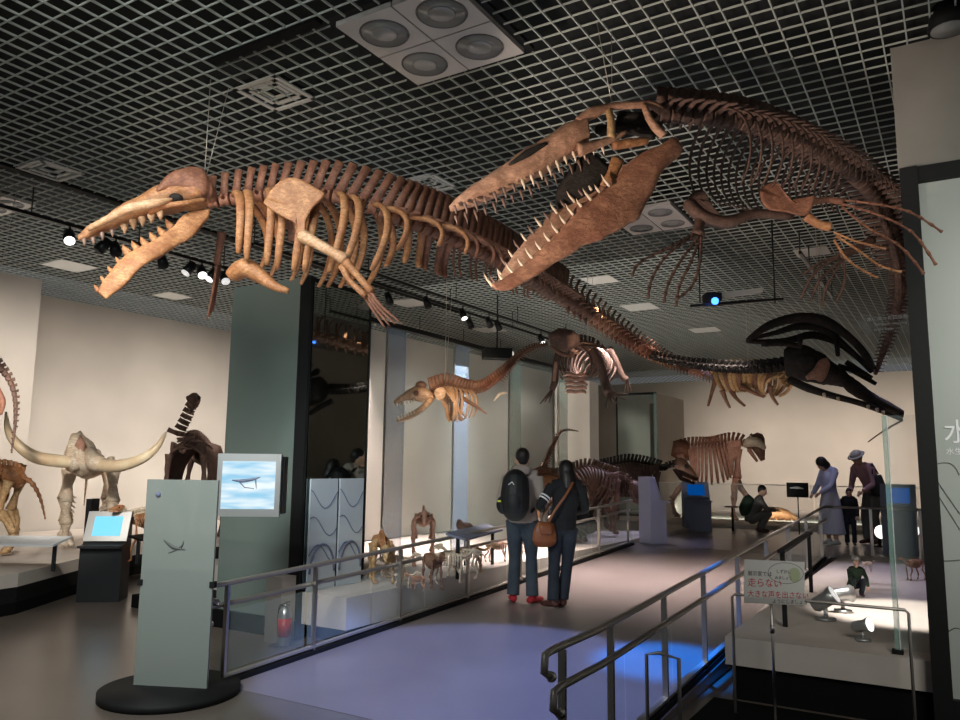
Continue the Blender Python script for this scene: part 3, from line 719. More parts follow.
def outline_loft(par, name, material, tops, bots, Ys, ws, n=12, power=1.0, yoff=0, sub=3, lat=None):
    """solid between a top line and a bottom line traced in the photo, with its own depth and thickness"""
    k = len(tops)
    Tp = [at(x, y, Ys[0] + (Ys[1] - Ys[0]) * i / (k - 1) + yoff) for i, (x, y) in enumerate(tops)]
    Bt = [at(x, y, Ys[0] + (Ys[1] - Ys[0]) * i / (k - 1) + yoff) for i, (x, y) in enumerate(bots)]
    Tp, w2 = spline(Tp, ws, sub * 2); Bt, _ = spline(Bt, ws, sub * 2); rings = []; n = int(n * 1.6)
    ax = ((Tp[-1] + Bt[-1]) - (Tp[0] + Bt[0])).normalized(); vert = sum(((a - b) for a, b in zip(Tp, Bt)), Vector()).normalized()
    L = lat or ax.cross(vert).normalized()
    for a, b_, w_ in zip(Tp, Bt, w2):
        c = (a + b_) / 2; h = (a - b_) / 2; r = []
        for j in range(n):
            th = 2 * pi * j / n; cs, sn = math.cos(th), math.sin(th)
            cs = math.copysign(abs(cs) ** power, cs); sn = math.copysign(abs(sn) ** power, sn)
            q_ = c + h * sn + L * (w_ * cs); jit = 1 + .16 * mnoise.noise(q_ * 9) + .07 * mnoise.noise(q_ * 26)
            r.append(c + (q_ - c) * jit)
        rings.append(r)
    return MB().loft(rings).build(name, material, par)
def tooth(par, p, d, l, r, material='tooth'):
    d = d.normalized(); side = d.cross(Vector((0, 1, 0)))
    MB().tube([p - d * l * .25, p, p + d * l * .5 + side * l * .05, p + d * l], [r * .8, r, r * .7, r * .08], 7).build('tooth', material, par)
def bone(par, name, material, pts, rad, flat=1, n=8, sub=4, up=Z): return MB().tube(pts, rad, n, flat=flat, sub=sub, up=up).build(name, material, par)
def wire(label, p, spread=.0):
    t = thing('hanging_wire', label, 'wire', Vector((p.x, p.y, p.z)))
    MB().cyl(p, Vector((p.x + spread, p.y, H + .02)), .0035, 5).cyl(p, Vector((p.x + spread + .12, p.y + .1, H + .02)), .0025, 5).build('strand', 'cable', t)

# ---------------------------------------------------------------- 1: long ancient whale in front on the left
t = thing('whale_skeleton', 'huge orange brown whale skeleton hanging at left with open jaws and very long tail', 'skeleton', at(300, 200, 5.9))
Yb = (5.55, 6.0)
sk = outline_loft(t, 'skull', 'bone_tan', [(77, 236), (88, 226), (102, 219), (116, 209), (132, 201), (152, 190), (170, 186), (190, 187), (212, 195)], [(79, 241), (90, 239), (102, 233), (116, 228), (130, 223), (154, 215), (175, 210), (195, 207), (212, 204)], Yb, [.02, .05, .07, .09, .12, .16, .19, .19, .10], 14, .85)
MB().tube(PX([(88, 229, 5.5), (110, 218, 5.5), (130, 208, 5.5), (155, 203, 5.55), (172, 199, 5.62)]), [.022, .03, .036, .035, .01], 8, sub=4).build('nasal_ridge', 'bone_pale', sk)  # pale bone, also carrying the face highlight in its colour
MB().tube(PX([(150, 213, 5.66), (165, 206, 5.62), (185, 203, 5.66), (205, 200, 5.8)]), [.02, .022, .02, .02], 8, sub=4).build('cheek_bone', 'bone_tan', sk)
MB().ball(at(176, 198, 5.72), .055, .045, .035).build('eye_socket', 'bone_black', sk)  # black ball stands for the shade inside the orbit
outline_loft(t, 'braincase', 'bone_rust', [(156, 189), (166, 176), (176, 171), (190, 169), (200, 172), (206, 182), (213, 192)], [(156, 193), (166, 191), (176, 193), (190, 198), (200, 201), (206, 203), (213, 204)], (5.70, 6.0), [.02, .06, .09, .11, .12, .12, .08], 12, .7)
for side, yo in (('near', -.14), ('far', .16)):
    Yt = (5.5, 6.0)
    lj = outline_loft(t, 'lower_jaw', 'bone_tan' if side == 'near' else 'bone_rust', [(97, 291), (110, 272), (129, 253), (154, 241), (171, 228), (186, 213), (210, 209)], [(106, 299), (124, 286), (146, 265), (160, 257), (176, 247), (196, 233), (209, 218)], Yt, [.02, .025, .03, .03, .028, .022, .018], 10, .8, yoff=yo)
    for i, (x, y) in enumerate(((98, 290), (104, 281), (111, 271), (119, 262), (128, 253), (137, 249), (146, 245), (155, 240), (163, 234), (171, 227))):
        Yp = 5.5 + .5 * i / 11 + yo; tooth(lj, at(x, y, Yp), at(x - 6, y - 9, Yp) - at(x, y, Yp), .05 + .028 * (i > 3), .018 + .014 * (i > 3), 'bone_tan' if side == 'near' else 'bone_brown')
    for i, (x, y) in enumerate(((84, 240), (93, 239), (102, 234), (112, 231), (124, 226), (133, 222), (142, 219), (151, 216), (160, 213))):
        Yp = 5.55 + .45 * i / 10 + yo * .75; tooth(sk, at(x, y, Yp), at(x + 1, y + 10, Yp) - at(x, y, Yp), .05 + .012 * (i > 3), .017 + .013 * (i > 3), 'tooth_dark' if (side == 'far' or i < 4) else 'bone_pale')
sp1 = PX([(213, 203, 6.0), (240, 198, 6.0), (290, 194, 5.95), (340, 198, 5.9), (400, 218, 6.0), (450, 236, 6.35), (500, 260, 7.0), (550, 290, 8.0), (600, 322, 9.4), (640, 347, 10.9), (680, 366, 12.9), (725, 383, 15.2)])
N1 = 132; P1 = path(sp1, N1); F1 = frames(P1); gp = (P1[1] - P1[0]).length
for i, fr in enumerate(F1):
    q = i / N1
    if q > .36 and i % 2: continue
    r = .052 + .035 * min(1, q * 3) if q < .5 else .087 - .05 * (q - .5) * 2
    spn = (.17 + .10 * min(1, q * 8)) if q < .35 else max(.06, .27 - .55 * (q - .35))
    mm_ = pick(('bone_rust', 'bone_rust', 'bone_brown', 'bone_brown', 'bone_rust', 'bone_tan', 'bone_rust', 'bone_dark'), q)
    if q < .36: vertebra(t, fr, r, spn, .05 if q < .12 else .14, mm_, gp)
    else:
        v_ = vertebra(t, fr, r, 0, .05, mm_, gp * 2, low=.06)
        for s_ in (-1, 1): MB().tube([fr[0] + fr[2] * r * .7, fr[0] + fr[2] * (r + spn * .5) + fr[3] * s_ * .03, fr[0] + fr[2] * (r + spn * .8) + fr[3] * s_ * .055 + fr[1] * .03], [.022, .014, .018], 6).build('spine_process', 'bone_brown', v_)
for k in range(15):
    i = 2 + int(k * 1.55); q = k / 14
    dp = .50 + .34 * math.sin(pi * min(1, q * 1.2 + .15)); wd = .28
    for s_ in (-1, 1):
        rib(t, F1[i], s_, wd, dp * (1 if k < 9 else .72), .06 + .16 * q, .036, ('bone_tan' if (k < 12) else 'bone_rust'), 132 if k < 10 else 115, start=.04, bow=.10)
near = -1 if F1[6][3].y > 0 else 1
for k in range(12):
    i = 25 + int(k * 1.5)
    for s_ in (-1, 1): rib(t, F1[i], s_, .10, .40 - .02 * k, .10, .014, 'bone_rust' if k % 2 else 'bone_brown', 110, start=.12)
def plate(par, name, material, pts, th, Y):
    Q_ = PX([(x, y, Y) for x, y in pts]); P = spline([Q_[-1]] + Q_ + Q_[:2], [0] * (len(Q_) + 3), 4)[0][4:-4]; n = Vector((0, 1, 0)); c = sum(P, Vector()) / len(P); m = MB(); k = len(P)
    rings = [[c + (p - c) * s + n * d for p in P] for s, d in ((.25, -th * .3), (.6, -th * .35), (.85, -th * .7), (.97, -th * .8), (1, 0), (.97, th * .8), (.85, th * .7), (.6, th * .35), (.25, th * .3))]
    return m.loft(rings).build(name, material, par)
sc1 = [(265, 199), (280, 181), (297, 178), (316, 188), (325, 195), (313, 208), (306, 222), (305, 234), (296, 235), (297, 225), (283, 217), (266, 206)]
plate(t, 'shoulder_blade', 'bone_tan', sc1, .018, 5.5)
plate(t, 'shoulder_blade', 'bone_rust', [(x - 8, y + 6) for x, y in sc1], .018, 6.4)
fp = bone(t, 'humerus', 'bone_pale', PX([(302, 236, 5.47), (316, 243, 5.42), (332, 252, 5.38), (346, 260, 5.35)]), [.052, .040, .036, .044])
bone(t, 'radius', 'bone_tan', PX([(346, 262, 5.35), (358, 276, 5.33), (372, 292, 5.3)]), [.036, .024, .028])
bone(t, 'ulna', 'bone_tan', PX([(342, 266, 5.38), (350, 281, 5.36), (366, 296, 5.33)]), [.03, .02, .024])
for k in range(4): bone(t, 'finger', 'bone_rust', PX([(371 - k * 2, 293 + k, 5.3 + k * .03), (382 - k * 3, 307 + k, 5.28 + k * .03), (400 - k * 5, 322 + k * 2, 5.25 + k * .03)]), [.016, .012, .006])
bone(t, 'humerus', 'bone_rust', PX([(222, 232, 6.4), (219, 250, 6.45), (217, 264, 6.5)]), [.04, .03, .03])
for k in range(4): bone(t, 'finger', 'bone_rust', PX([(217 + k, 264, 6.5 + k * .04), (213 + k, 290, 6.5 + k * .04), (207 + k * 2, 320 - k * 3, 6.5 + k * .04)]), [.016, .013, .005])
bone(t, 'breastbone', 'bone_tan', PX([(232, 276, 5.9), (246, 268, 5.85), (260, 276, 5.85), (276, 287, 5.8), (289, 291, 5.8)]), [.05, .075, .06, .035, .02], flat=1.4)
bone(t, 'breastbone', 'bone_tan', PX([(240, 262, 6.05), (256, 270, 6.0), (268, 284, 5.95)]), [.03, .04, .02])
wire('thin suspension wire rising above the left whale skull', at(204, 185, 5.95))

# ---------------------------------------------------------------- 2: marine reptile, centre and right
t = thing('marine_reptile_skeleton', 'huge dark marine reptile skeleton with a gaping pinkish toothed skull hanging at upper right', 'skeleton', at(700, 130, 5.2))
sk = outline_loft(t, 'skull', 'bone_skull', [(449, 206), (456, 198), (470, 187), (490, 174), (508, 162), (529, 148), (549, 136), (566, 126), (582, 119)], [(451, 211), (462, 209), (480, 203), (501, 194), (520, 185), (539, 176), (556, 166), (572, 155), (586, 150)], (4.8, 4.95), [.02, .05, .075, .09, .10, .11, .12, .14, .13], 14, .85)
def tb(name, pts, rad, m='bone_skull', flat=1): return MB().tube(PX(pts), rad, 8, flat=flat, sub=4).build(name, m, sk)
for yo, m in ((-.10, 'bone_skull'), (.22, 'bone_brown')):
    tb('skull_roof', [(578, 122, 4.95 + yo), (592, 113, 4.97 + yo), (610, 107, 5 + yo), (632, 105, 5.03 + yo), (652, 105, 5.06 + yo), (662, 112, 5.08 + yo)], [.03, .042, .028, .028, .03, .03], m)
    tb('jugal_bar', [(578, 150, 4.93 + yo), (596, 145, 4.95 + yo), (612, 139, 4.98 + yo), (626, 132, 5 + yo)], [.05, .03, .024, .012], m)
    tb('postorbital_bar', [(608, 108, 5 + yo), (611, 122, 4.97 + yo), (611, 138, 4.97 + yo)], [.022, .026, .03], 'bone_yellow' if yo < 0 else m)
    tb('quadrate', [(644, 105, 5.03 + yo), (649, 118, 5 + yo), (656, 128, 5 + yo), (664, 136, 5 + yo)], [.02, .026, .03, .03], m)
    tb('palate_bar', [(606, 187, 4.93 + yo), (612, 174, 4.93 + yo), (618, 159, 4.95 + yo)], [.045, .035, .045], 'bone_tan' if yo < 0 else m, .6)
tb('cheek_bar', [(613, 146, 4.9), (630, 143, 4.92), (647, 141, 4.95)], [.03, .034, .024], 'bone_tan')
tb('braincase', [(618, 118, 5.12), (638, 122, 5.14), (658, 120, 5.16)], [.05, .07, .08], 'bone_black')
tb('braincase', [(596, 130, 5.1), (625, 128, 5.12), (655, 132, 5.14)], [.03, .04, .06], 'bone_black')
tb('nostril', [(509, 165, 4.76), (528, 153, 4.765), (547, 143, 4.79)], [.008, .026, .010], 'bone_black', .6)  # black inset stands for the shade in the nasal opening
tb('palate', [(562, 214, 5.1), (568, 196, 5.1), (584, 178, 5.1), (600, 160, 5.1)], [.03, .09, .12, .10], 'bone_black', .35)
bot = path(PX([(455, 211, 4.8), (480, 204, 4.82), (501, 195, 4.83), (539, 177, 4.87), (572, 158, 4.92), (600, 150, 4.95)]), 17)
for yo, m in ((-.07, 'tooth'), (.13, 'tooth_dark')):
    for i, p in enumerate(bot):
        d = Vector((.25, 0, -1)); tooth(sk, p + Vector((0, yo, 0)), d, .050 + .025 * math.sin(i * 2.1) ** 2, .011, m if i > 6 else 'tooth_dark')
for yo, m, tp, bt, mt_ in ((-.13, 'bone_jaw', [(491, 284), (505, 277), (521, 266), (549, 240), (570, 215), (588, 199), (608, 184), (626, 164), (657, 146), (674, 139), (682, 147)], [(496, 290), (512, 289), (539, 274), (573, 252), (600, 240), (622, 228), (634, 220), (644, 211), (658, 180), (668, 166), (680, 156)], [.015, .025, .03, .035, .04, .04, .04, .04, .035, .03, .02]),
                           (.22, 'bone_skull', [(496, 284), (508, 262), (521, 246), (535, 230), (552, 214), (566, 205), (590, 188), (612, 172), (640, 155), (662, 146), (674, 142)], [(500, 290), (518, 278), (536, 262), (552, 245), (566, 234), (580, 225), (604, 212), (628, 194), (648, 178), (660, 164), (672, 152)], [.015, .025, .03, .03, .03, .03, .03, .03, .03, .03, .02])):
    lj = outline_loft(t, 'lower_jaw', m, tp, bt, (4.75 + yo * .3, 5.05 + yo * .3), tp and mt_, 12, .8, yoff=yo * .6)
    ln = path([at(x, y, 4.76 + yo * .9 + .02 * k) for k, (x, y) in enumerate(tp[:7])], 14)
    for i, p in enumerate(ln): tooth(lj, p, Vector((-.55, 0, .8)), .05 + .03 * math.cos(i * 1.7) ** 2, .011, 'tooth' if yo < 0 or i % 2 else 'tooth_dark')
sp2 = PX([(662, 114, 5.12), (700, 116, 5.2), (750, 124, 5.35), (800, 142, 5.6), (845, 168, 5.95), (880, 204, 6.4), (897, 248, 7.0), (900, 292, 7.7), (889, 335, 8.6), (876, 372, 9.4)])
N2 = 74; P2 = path(sp2, N2); F2 = frames(P2); gp = (P2[1] - P2[0]).length
for i, fr in enumerate(F2):
    q = i / N2; r = .055 if q < .55 else .055 - .075 * (q - .55)
    r = max(r, .018)
    vertebra(t, fr, r * 1.25, .12 if q < .6 else .12 - .2 * (q - .6), .16 if q < .6 else .05, 'bone_dark', gp, low=.0 if q < .4 else .10 * (1.1 - q))
for k in range(22):
    i = 5 + k; q = k / 21
    dp = .62 * (1 - .55 * max(0, q - .35) / .65); wd = .30 * (1 - .5 * max(0, q - .3))
    for s_ in (-1, 1): rib(t, F2[i], s_, wd, dp, .02 + .10 * q, .012, 'bone_dark', 150 if q < .5 else 110, start=.05)
bone(t, 'breastbone', 'bone_dark', PX([(690, 205, 5.25), (705, 218, 5.2), (728, 222, 5.2), (755, 214, 5.25), (790, 216, 5.3)]), [.05, .05, .045, .035, .03], flat=2)
plate(t, 'shoulder_blade', 'bone_rust', [(760, 190), (775, 182), (782, 190), (796, 204), (814, 196), (812, 208), (804, 216), (786, 212), (766, 208)], .016, 5.15)
plate(t, 'shoulder_blade', 'bone_dark', [(688, 198), (702, 190), (712, 206), (722, 220), (706, 226), (694, 218)], .02, 5.5)
def flipper(pts_list, rad, m, arm=None, armr=(.03, .024, .028)):
    if arm: bone(t, 'flipper_arm', m, PX(arm), armr)
    for pl in pts_list:
        P = path(PX(pl), 9); L = MB()
        for a, b_ in zip(P[:-1], P[1:]):
            d = b_ - a; L.tube([a + d * .04, a + d * .3, a + d * .7, a + d * .97], [rad * 1.15, rad * .7, rad * .7, rad * 1.1], 6)
        L.build('flipper_finger', m, t)
flipper([[(697, 232, 5.1), (672, 246, 5.0), (640, 262, 4.95), (632, 276, 4.9)], [(697, 234, 5.1), (668, 254, 5.0), (652, 278, 4.95), (648, 298, 4.9)], [(699, 236, 5.1), (680, 262, 5.0), (668, 284, 4.95), (664, 302, 4.9)], [(700, 238, 5.1), (690, 264, 5.0), (680, 284, 4.95), (676, 306, 4.9)], [(701, 236, 5.1), (700, 262, 5.0), (692, 286, 4.95), (676, 300, 4.9)]], .012, 'bone_dark', [(702, 216, 5.2), (699, 226, 5.15), (698, 236, 5.1)], (.05, .035, .05))
flipper([[(842, 200, 5.25), (876, 204, 5.15), (910, 212, 5.0), (942, 232, 4.85)], [(842, 204, 5.25), (876, 214, 5.12), (912, 232, 4.98), (936, 265, 4.85)], [(842, 207, 5.25), (868, 228, 5.12), (900, 246, 4.95), (924, 274, 4.82)]], .011, 'bone_rust', [(812, 202, 5.25), (826, 200, 5.25), (842, 202, 5.25)], (.026, .02, .026))
flipper([[(834, 232, 5.2), (852, 240, 5.15), (870, 245, 5.1), (886, 249, 5.05)], [(836, 236, 5.2), (858, 250, 5.1), (880, 266, 5.0), (902, 272, 4.95)], [(834, 240, 5.2), (846, 258, 5.15), (862, 270, 5.1), (878, 278, 5.05)]], .011, 'bone_tan', [(806, 216, 5.2), (818, 224, 5.2), (830, 227, 5.2)], (.036, .03, .036))
flipper([[(838, 256, 6.2), (822, 262, 6.15), (812, 268, 6.1), (802, 275, 6.1)], [(838, 258, 6.2), (820, 268, 6.15), (808, 282, 6.1), (801, 299, 6.1)], [(840, 260, 6.2), (826, 274, 6.15), (818, 282, 6.1), (811, 300, 6.1)], [(842, 260, 6.2), (834, 274, 6.15), (826, 288, 6.1), (822, 306, 6.1)], [(844, 262, 6.2), (845, 276, 6.15), (842, 290, 6.1), (836, 302, 6.1)]], .014, 'bone_dark', [(872, 240, 6.3), (858, 248, 6.25), (840, 257, 6.2)], (.04, .03, .045))
flipper([[(903, 270, 5.9), (920, 274, 5.8), (940, 290, 5.75)], [(903, 274, 5.9), (918, 286, 5.8), (930, 305, 5.75)], [(905, 286, 5.9), (910, 298, 5.85), (914, 312, 5.8)]], .010, 'bone_dark')
wire('thin twin suspension wires rising above the reptile skull', at(612, 105, 5.05), -.1)

# ---------------------------------------------------------------- 3: black skeleton, far right
t = thing('dark_whale_skeleton', 'black skeleton with a long arched jaw frame and a snout pointing down to the right', 'skeleton', at(810, 365, 9.5))
sp3 = PX([(638, 352, 11.6), (670, 361, 11.0), (710, 367, 10.5), (750, 369, 10.1), (790, 366, 9.8)])
P3 = path(sp3, 30); F3 = frames(P3)
for i, fr in enumerate(F3): vertebra(t, fr, .045 + .03 * i / 30, .05, .08, 'bone_black', (P3[1] - P3[0]).length)
outline_loft(t, 'skull', 'bone_black', [(784, 350), (794, 345), (806, 346), (820, 352), (832, 362), (846, 372)], [(786, 376), (796, 380), (810, 382), (824, 384), (838, 386), (850, 388)], (9.6, 9.4), [.12, .22, .28, .28, .22, .12], 14)
outline_loft(t, 'cheek_patch', 'bone_pink', [(806, 376), (814, 368), (820, 360), (826, 358), (829, 362)], [(808, 380), (815, 380), (821, 382), (826, 376), (829, 368)], (9.14, 9.2), [.02, .04, .05, .04, .02], 10)
MB().ball(at(806, 362, 9.2), .13, .06, .10).build('eye_socket', 'bone_black', t)
for yo in (-.25, .25):
    j = outline_loft(t, 'upper_jaw', 'bone_black', [(840, 366), (856, 380), (872, 392), (890, 402), (904, 411)], [(840, 384), (854, 396), (870, 404), (888, 412), (903, 418)], (9.4, 8.9), [.05, .05, .05, .04, .02], 10, yoff=yo * .6)
    bone(t, 'lower_jaw', 'bone_black', PX([(790, 380, 9.6 + yo), (808, 388, 9.4 + yo), (830, 395, 9.3 + yo), (856, 402, 9.1 + yo * .6), (880, 410, 9 + yo * .3), (902, 420, 8.9)]), [.05, .05, .04, .035, .035, .02])
    for k, (x, y) in enumerate(((824, 394), (838, 398), (868, 406), (877, 409), (883, 412))): tooth(j, at(x, y, 8.95 + yo * .5), Vector((0, 0, -1)), .05, .02, 'bone_white')
for pl, r in (([(748, 340, 9.0), (768, 326, 9.1), (796, 318, 9.2), (824, 321, 9.2), (850, 338, 9.2), (866, 356, 9.2), (873, 370, 9.2)], [.03, .05, .06, .07, .05, .05, .04]), ([(748, 341, 9.0), (770, 342, 9.3), (790, 340, 9.5), (812, 335, 9.6), (836, 342, 9.5), (856, 356, 9.4), (872, 372, 9.3)], [.03, .035, .04, .05, .04, .035, .03]), ([(752, 338, 9.1), (775, 333, 9.3), (800, 326, 9.4), (825, 330, 9.4), (846, 346, 9.3), (868, 368, 9.25)], [.02, .03, .05, .05, .03, .03]), ([(762, 345, 9.2), (784, 344, 9.3), (800, 346, 9.4)], [.02, .03, .04])):
    bone(t, 'jaw_frame_bone', 'bone_black', PX(pl), r)
for x0, y0, x1, y1 in ((836, 336, 838, 356), (846, 362, 872, 378), (852, 370, 876, 384), (838, 366, 866, 374), (800, 335, 800, 348)):
    bone(t, 'strut_bone', 'bone_black', PX([(x0, y0, 9.3), (x1, y1, 9.25)]), [.035, .025], sub=1)
bone(t, 'long_thin_bone', 'bone_brown', PX([(903, 420, 8.9), (885, 430, 9.0), (868, 442, 9.1)]), [.012, .01, .006])
wire('thin suspension wire above the black skeleton frame', at(820, 320, 9.2))

# ---------------------------------------------------------------- 4: small yellowish hanging skeleton
t = thing('hanging_mammal_skeleton', 'small yellowish brown rib cage skeleton hanging below the long tail tip', 'skeleton', at(748, 380, 12.5))
P4 = path(PX([(712, 372, 13), (730, 366, 12.8), (755, 366, 12.5), (778, 370, 12.2), (786, 384, 12.0)]), 16); F4 = frames(P4)
for fr in F4: vertebra(t, fr, .05, .06, .05, 'bone_yellow', .09)
for i in range(1, 14):
    for s_ in (-1, 1): rib(t, F4[i], s_, .24, .46, .05, .040, 'bone_brown' if i % 3 == 0 else 'bone_yellow', 150)
for pl in ([(716, 378, 13), (712, 392, 13), (708, 406, 13)], [(730, 388, 12.8), (736, 398, 12.7), (745, 406, 12.7)], [(742, 386, 12.4), (754, 393, 12.2), (764, 397, 12.2)], [(770, 386, 12.2), (772, 396, 12.2), (778, 405, 12.2)], [(722, 390, 12.6), (726, 400, 12.6), (730, 408, 12.6)]):
    bone(t, 'limb', 'bone_brown', PX(pl), [.05, .03, .02])
wire('thin suspension wire above the small yellowish skeleton', at(748, 368, 12.5))

# ---------------------------------------------------------------- 5: small toothed whale over the platform
t = thing('small_whale_skeleton', 'small tan whale skeleton with open jaws and upswept tail hanging before the glass wall', 'skeleton', at(450, 390, 9.6))
sk = outline_loft(t, 'skull', 'bone_pale', [(394, 401), (402, 394), (410, 389), (418, 386), (426, 389), (433, 394)], [(395, 405), (403, 401), (411, 400), (418, 401), (426, 402), (433, 401)], (9.4, 9.6), [.03, .06, .09, .12, .13, .08], 12)
MB().ball(at(416, 393, 9.42), .035).build('eye_socket', 'bone_brown', sk)  # darker ball in place of a shaded eye hollow
MB().ball(at(421, 385, 9.5), .07, .07, .05).build('braincase', 'bone_brown', sk)
for yo in (-.12, .12):
    lj = bone(t, 'lower_jaw', 'bone_pale', PX([(397, 421, 9.4 + yo * .4), (408, 417, 9.45 + yo * .7), (420, 410, 9.5 + yo), (432, 399, 9.6 + yo)]), [.02, .035, .04, .03])
    for k in range(6):
        tooth(lj, at(399 + k * 3, 419 - k * 1.3, 9.4 + yo * .6), Vector((-.2, 0, 1)), .04, .012); tooth(sk, at(397 + k * 3.4, 404 - k * .8, 9.4 + yo * .6), Vector((0, 0, -1)), .035, .012)
P5 = path(PX([(433, 391, 9.6), (446, 386, 9.65), (460, 389, 9.7), (476, 391, 9.8), (489, 386, 9.9), (504, 373, 10.0), (518, 358, 10.2), (530, 349, 10.3), (546, 344, 10.5)]), 44); F5 = frames(P5)
for i, fr in enumerate(F5): vertebra(t, fr, .05 - .03 * i / 44, .12 * (1 - i / 50), .08 * (1 - i / 50), pick(('bone_brown', 'bone_rust', 'bone_brown'), i / 44), .045, low=.05 if i > 20 else 0)
for k in range(9):
    for s_ in (-1, 1): rib(t, F5[2 + k], s_, .24, .50 - .02 * k, .08, .018, 'bone_pale', 160)
plate(t, 'shoulder_blade', 'bone_pale', [(434, 392), (440, 387), (446, 390), (444, 398), (438, 400)], .015, 9.4)
bone(t, 'flipper', 'bone_brown', PX([(462, 398, 9.5), (474, 405, 9.4), (487, 414, 9.35)]), [.03, .022, .008])
bone(t, 'pelvic_bone', 'bone_white', PX([(494, 401, 9.9), (500, 394, 9.9), (508, 393, 9.9)]), [.01, .02, .008])
wire('thin suspension wire above the small tan whale', at(445, 382, 9.65))

# ---------------------------------------------------------------- 6: dark sprawling skeleton
t = thing('sprawling_skeleton', 'dark sprawling clawed skeleton with pinkish breastbones hanging over the pale column', 'skeleton', at(575, 360, 10.5))
sk = outline_loft(t, 'skull', 'bone_dark', [(549, 334), (556, 330), (564, 329), (572, 331), (578, 336)], [(551, 344), (557, 350), (565, 352), (572, 350), (578, 346)], (10.1, 10.2), [.05, .13, .16, .14, .06], 12)
bone(sk, 'jaw', 'bone_brown', PX([(550, 346, 10.0), (562, 354, 9.98), (574, 356, 10.1)]), [.02, .03, .02])
P6 = path(PX([(572, 345, 10.4), (582, 345, 10.7), (594, 348, 11.0), (604, 358, 11.2)]), 10); F6 = frames(P6)
for fr in F6: vertebra(t, fr, .06, .08, .1, 'bone_dark', .1)
for i in range(10):
    for s_ in (-1, 1): rib(t, F6[i], s_, .26, .52, 0, .028, 'bone_dark', 140)
for k in range(5):
    for s_ in (-1, 1): bone(t, 'breastbone', 'bone_pink', PX([(576, 376 + k * 4, 10.2), (576 + s_ * 7, 374 + k * 4.3, 10.2), (576 + s_ * (12 - k * .6), 376 + k * 4.2, 10.3)]), [.022, .026, .012])
def limb6(nm, pts, r, claws, m='bone_dark'):
    bone(t, nm, m, PX(pts), r)
    for c_ in claws: bone(t, 'claw', m, PX([pts[-1], c_]), [.018, .006], sub=1)
limb6('arm', [(560, 350, 10.3), (556, 364, 10.2), (555, 380, 10.2), (552, 390, 10.2)], [.06, .045, .05, .04], [(540, 404, 10.2), (545, 402, 10.2), (549, 403, 10.2)])
limb6('arm', [(592, 352, 10.4), (600, 366, 10.3), (605, 382, 10.3), (609, 393, 10.2)], [.08, .06, .06, .07], [(606, 409, 10.2), (613, 409, 10.2), (620, 406, 10.2), (626, 400, 10.2), (628, 394, 10.2)])
limb6('leg', [(606, 350, 11), (616, 364, 11), (622, 376, 11), (627, 380, 11)], [.10, .06, .05, .05], [(624, 392, 11), (628, 393, 11), (632, 392, 11)])
bone(t, 'light_bone', 'bone_white', PX([(584, 361, 10.0), (583, 368, 10.0), (580, 373, 10.0)]), [.015, .018, .012])
bone(t, 'forearm', 'bone_pink', PX([(556, 362, 10.1), (555, 372, 10.1), (554, 381, 10.1)]), [.02, .026, .02])
bone(t, 'collar_bone', 'bone_pink', PX([(550, 346, 10.15), (566, 346, 10.1), (578, 354, 10.2)]), [.012, .022, .02])
wire('thin suspension wire above the dark sprawling skeleton', at(588, 346, 10.8))

